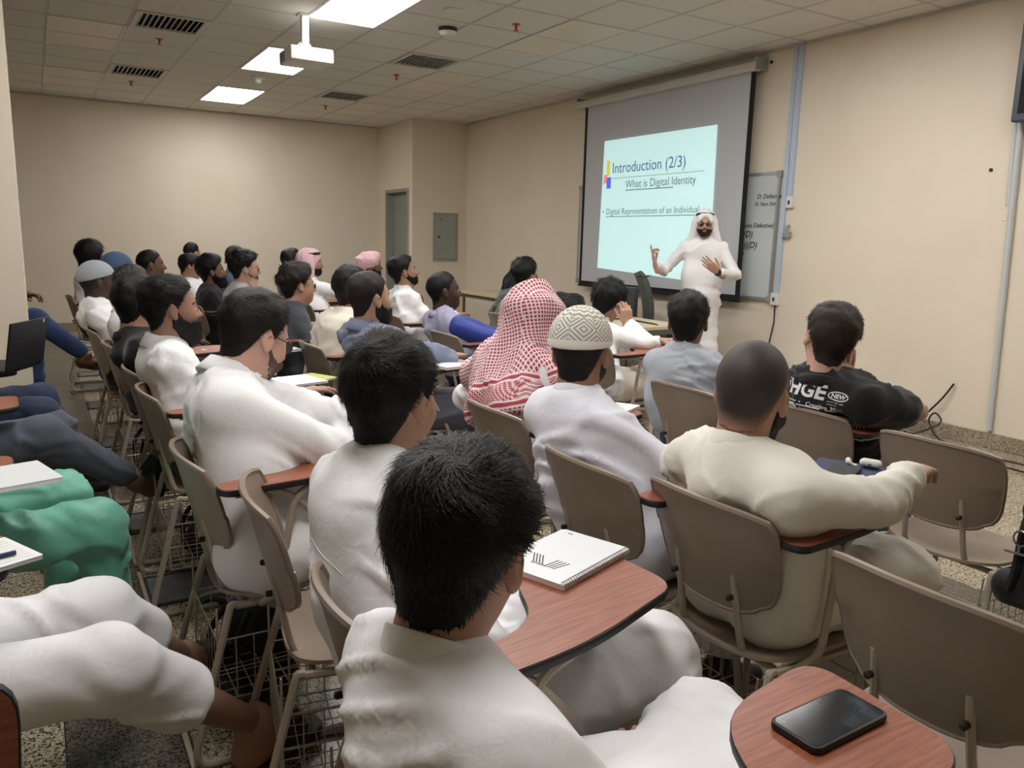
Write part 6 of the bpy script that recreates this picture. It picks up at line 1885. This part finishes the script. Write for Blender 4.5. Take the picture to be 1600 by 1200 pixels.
for s_ in (-1, 1): MB().tube(arc([(0.0, s_*0.26, 0.44), (0.0, s_*0.30, 0.46), (-0.02, s_*0.30, 0.66), (0.16, s_*0.30, 0.67)], 0.04, 4), 0.018, 8).build('armrest', M_DKPL, t, smooth=True)
MB().tube([(0, 0, 0.08), (0, 0, 0.42)], 0.028, 10).build('gas_column', M_DKPL, t)
MB().tube([(-0.05, 0, 0.41), (-0.26, 0, 0.45), (-0.30, 0, 0.62)], 0.02, 8).build('back_bar', M_DKPL, t)
for k in range(5):
    a = 2*math.pi*k/5; lg_ = MB().tube([(0, 0, 0.10), (0.28*math.cos(a), 0.28*math.sin(a), 0.07)], [0.025, 0.015], 8).build('base_leg', M_DKPL, t)
    MB().lathe([(0.026, -0.012), (0.028, 0.0), (0.026, 0.012)], 10, c=(0.28*math.cos(a), 0, 0.028), axis='y').build('castor', M_DKPL, lg_).location = (0, 0.28*math.sin(a), 0)
# bags
def bag(x, y, z, rz, w_, d, h, label, straps=True, lean=0.0, seed=0, name='backpack', cat='bag'):
    t = empty(name, (x, y, z), rz); tag(t, label, cat)
    P_ = [cap((-d*0.1, -w_*0.28, h*0.25), (-d*0.1, w_*0.28, h*0.25), d*0.48, k=0.05), cap((-d*0.05, -w_*0.24, h*0.72), (-d*0.05, w_*0.24, h*0.72), d*0.36, k=0.10), ell((d*0.25, 0, h*0.30), (d*0.30, w_*0.38, h*0.26), k=0.03), half((0, 0, 0.0), (0, 0, -1))]
    V_, F_ = surface(P_, 0.012); V_ = relax(V_, F_, 1); V_ = fold_disp(V_, F_, 0.008, [], seed)
    V_[:, 2] = np.maximum(V_[:, 2], 0.0)
    b_ = link('body', qmesh('body', V_, F_), M_BAG, t)
    if straps:
        for s_ in (-1, 1): MB().tube(arc([(-d*0.4, s_*w_*0.2, h*0.92), (-d*0.75, s_*w_*0.25, h*0.7), (-d*0.7, s_*w_*0.3, h*0.2), (-d*0.3, s_*w_*0.3, h*0.08)], 0.05, 4), 0.010, 6).build('strap', M_BAG, t, smooth=True)
        MB().tube(arc([(-d*0.1, -0.04, h*0.97), (-d*0.1, -0.03, h*1.08), (-d*0.1, 0.03, h*1.08), (-d*0.1, 0.04, h*0.97)], 0.02, 3), 0.008, 6).build('handle', M_BAG, t, smooth=True)
        MB().tube([(d*0.30, -w_*0.25, h*0.60), (d*0.34, 0, h*0.63), (d*0.30, w_*0.25, h*0.60)], 0.003, 4).build('zip', M_WIRE, t)
    return t
bag(4.62, 7.52, 0.766, 0.3, 0.42, 0.26, 0.30, 'black bag lying on the far desk behind the dark jacket', seed=1)
bag(4.20, 6.02, 0.746, 0.2, 0.34, 0.20, 0.13, 'small black bag on the teacher desk behind the crochet cap', seed=2, straps=False, name='handbag')
bag(2.62, 3.02, 0.0, 0.2, 0.30, 0.22, 0.42, 'black backpack on the floor left of the pale grey shirt', seed=3)
bag(0.62, 3.40, 0.0, 0.4, 0.28, 0.20, 0.30, 'black bag under the chair of the long-bearded man', seed=4)
bag(0.52, 2.34, 0.0, 0.4, 0.26, 0.18, 0.30, 'black bag standing under the big man’s chair', seed=5)
bag(0.55, 4.72, 0.0, 0.2, 0.26, 0.18, 0.34, 'black bag under the shaved-headed man’s chair, left column', seed=6)
bag(2.02, 0.95, 0.0, 0.5, 0.3, 0.2, 0.14, 'flat black bag on the floor under the empty chair at lower right', seed=7, straps=False, name='handbag')
for (pts, lab) in (([(0.50, 2.42, 0.28), (0.43, 2.70, 0.16), (0.40, 2.92, 0.03), (0.46, 2.99, 0.012), (0.58, 2.85, 0.03), (0.72, 2.7, 0.10)], 'black bag strap trailing onto the nearest floor plate'),
                   ([(0.50, 4.30, 0.42), (0.45, 4.42, 0.2), (0.40, 4.5, 0.04), (0.5, 4.45, 0.012), (0.62, 4.35, 0.06)], 'black strap hanging from the chair of the man in black'),
                   ([(2.05, 1.0, 0.05), (2.0, 0.85, 0.02), (2.1, 0.78, 0.012), (2.2, 0.86, 0.012), (2.18, 0.95, 0.04)], 'looped black strap on the floor at lower right')):
    tag(MB().tube(arc(pts, 0.08, 5), [0.013]*len(arc(pts, 0.08, 5)), 5).build('bag_strap', M_BAG, smooth=True), lab, 'strap')
# bag hanging at the right edge
t = empty('shoulder_bag', (2.42, 1.03, 0.36), 0.1); tag(t, 'black shoulder bag with metal clip at the right edge', 'bag')
V_, F_ = surface([cap((0, -0.14, 0.05), (0, 0.09, 0.05), 0.055, k=0.05), cap((0, -0.14, 0.30), (0, 0.04, 0.30), 0.045, k=0.12), ell((-0.04, 0.0, 0.13), (0.04, 0.08, 0.11), k=0.02)], 0.011)
link('body', qmesh('body', fold_disp(relax(V_, F_, 1), F_, 0.006, [], 3), F_), M_BAG, t)
MB().tube(arc([(-0.03, 0.06, 0.30), (-0.085, 0.05, 0.26), (-0.075, 0.06, 0.12), (-0.05, 0.08, 0.06)], 0.03, 3), 0.012, 6).build('strap', M_BAG, t, smooth=True)
b_ = MB(); b_.tube([(-0.10, 0.025, 0.19), (-0.10, 0.085, 0.19)], 0.004, 6); b_.tube([(-0.10+0.0, 0.05+0.018*math.cos(a), 0.235+0.022*math.sin(a)) for a in [2*math.pi*k/12 for k in range(12)]], 0.0028, 5, closed=True)
b_.tube([(-0.10, 0.05, 0.213), (-0.10, 0.05, 0.19)], 0.004, 6); b_.build('metal_clip', M_WIRE, t, smooth=True)
# dark panel with stand, added in place of a shadow below the whiteboard
t = empty('shadow_panel', (5.35, 6.62, 0.0), 0.0); tag(t, 'dark grey panel in place of a shadow below the whiteboard, behind the leaning youth', 'panel')
MB().box((0.0, -0.16, 0.45), (0.05, 0.22, 0.93)).build('panel', mat('shadow_grey', srgb(74, 76, 80), 0.5), t, bevel=0.01)
MB().box((0.0, -0.12, 0.0), (0.2, 0.16, 0.03)).build('foot', M_DESKE, t); MB().box((0.02, -0.03, 0.03), (0.05, 0.05, 0.46)).build('stand', M_DESKE, t)
# extra chairs among the far rows
place_chair(2.12, 6.22, 'empty tan tablet chair with raised orange tablet, before the red headscarf', tab='up')
place_chair(1.16, 5.62, 'empty tan tablet chair between the charcoal shirt and the man with his chin in hand')
place_chair(1.22, 3.02, 'empty tan tablet chair with turned back, left of the glossy-haired young man', tab=None)
# ------------------------------------------------------------------ print on the black t-shirt, specks on the dark jacket
M_PRINT = mat('white_shirt_print', srgb(226, 226, 228), 0.7); M_PRINTG = mat('grey_shirt_print', srgb(120, 118, 112), 0.8)
Rr_ = -DT['side']-np.array([0, 0, 0.06]); Uu_ = np.array([0.12, -0.06, 1.0])
O_ = (-0.15, 0.05, 0.858)
def flat(polys, z=0.0):
    m = MB()
    for p in polys:
        n = len(m.v); m.v += [(x, y, z) for x, y in p]; m.f.append(tuple(range(n, n+len(p)))); m.mi.append(0)
    me = bpy.data.meshes.new('p'); me.from_pydata(m.v, [], m.f); me.update(); return me
me = text_mesh('IHGE', 0.072, 0.0, offset=0.0022)
on_surface(DT, [me], O_, Rr_, Uu_, M_PRINT, 'shirt_lettering')
el = [(0.205+0.038*math.cos(a), 0.022+0.0165*math.sin(a)) for a in [2*math.pi*k/28 for k in range(28)]]
el2 = [(0.205+0.034*math.cos(a), 0.022+0.0128*math.sin(a)) for a in [2*math.pi*k/28 for k in range(28)]]
rg = [[el[k], el[(k+1) % 28], el2[(k+1) % 28], el2[k]] for k in range(28)]
on_surface(DT, [flat(rg)], O_, Rr_, Uu_, M_PRINT, 'shirt_emblem')
me = text_mesh('NEW', 0.022, 0.0, offset=0.0006, align='CENTER'); xf_mesh(me, Matrix.Translation((0.205, 0.0145, 0)))
on_surface(DT, [me], O_, Rr_, Uu_, M_PRINT, 'shirt_lettering')
me = text_mesh('Creative Mind', 0.021, 0.0, offset=0.0003); xf_mesh(me, Matrix.Translation((0.105, -0.033, 0)))
on_surface(DT, [me], O_, Rr_, Uu_, M_PRINT, 'shirt_lettering')
for k, s_ in enumerate(('street wear  style', 'collection')):
    me = text_mesh(s_, 0.0085, 0.0); xf_mesh(me, Matrix.Translation((0.172, -0.004-0.010*k, 0))); on_surface(DT, [me], O_, Rr_, Uu_, M_PRINT, 'shirt_lettering')
pol = []
def frame_(cx, cy, w_, h_, t_):
    a, b_ = w_/2, h_/2
    pol.extend([[(cx-a, cy-b_), (cx+a, cy-b_), (cx+a, cy-b_+t_), (cx-a, cy-b_+t_)], [(cx-a, cy+b_-t_), (cx+a, cy+b_-t_), (cx+a, cy+b_), (cx-a, cy+b_)],
                [(cx-a, cy-b_+t_), (cx-a+t_, cy-b_+t_), (cx-a+t_, cy+b_-t_), (cx-a, cy+b_-t_)], [(cx+a-t_, cy-b_+t_), (cx+a, cy-b_+t_), (cx+a, cy+b_-t_), (cx+a-t_, cy+b_-t_)]])
for (cx, cy) in ((0.030, -0.075), (0.175, -0.085), (0.235, -0.085)):
    for k in range(4): frame_(cx, cy, 0.088-k*0.022, 0.074-k*0.019, 0.0052)
frame_(0.10, -0.035, 0.20, 0.004, 0.0019); frame_(0.03, -0.024, 0.11, 0.004, 0.0019)
pol = [p for p in pol]
on_surface(DT, [flat(pol)], O_, Rr_, Uu_, M_PRINT, 'shirt_pattern', sub=0.03)
on_surface(DT, [flat([[(0.005, -0.12), (0.16, -0.12), (0.088, -0.040)]])], O_, Rr_, Uu_, M_PRINTG, 'shirt_triangle', off=0.003, sub=0.015)
rs = random.Random(9); pol = []
for k in range(12):
    cx, cy, r_ = rs.uniform(0.02, 0.26), rs.uniform(-0.20, 0.02), rs.uniform(0.006, 0.013)
    pol.append([(cx+r_*rs.uniform(0.4, 1.3)*math.cos(a), cy+r_*rs.uniform(0.3, 0.9)*math.sin(a)) for a in [2*math.pi*j/6 for j in range(6)]])
on_surface(DJ, [flat(pol)], (-0.15, 0.16, 0.86), -DJ['side'], (0.1, 0, 1), M_PRINT, 'printed_specks')
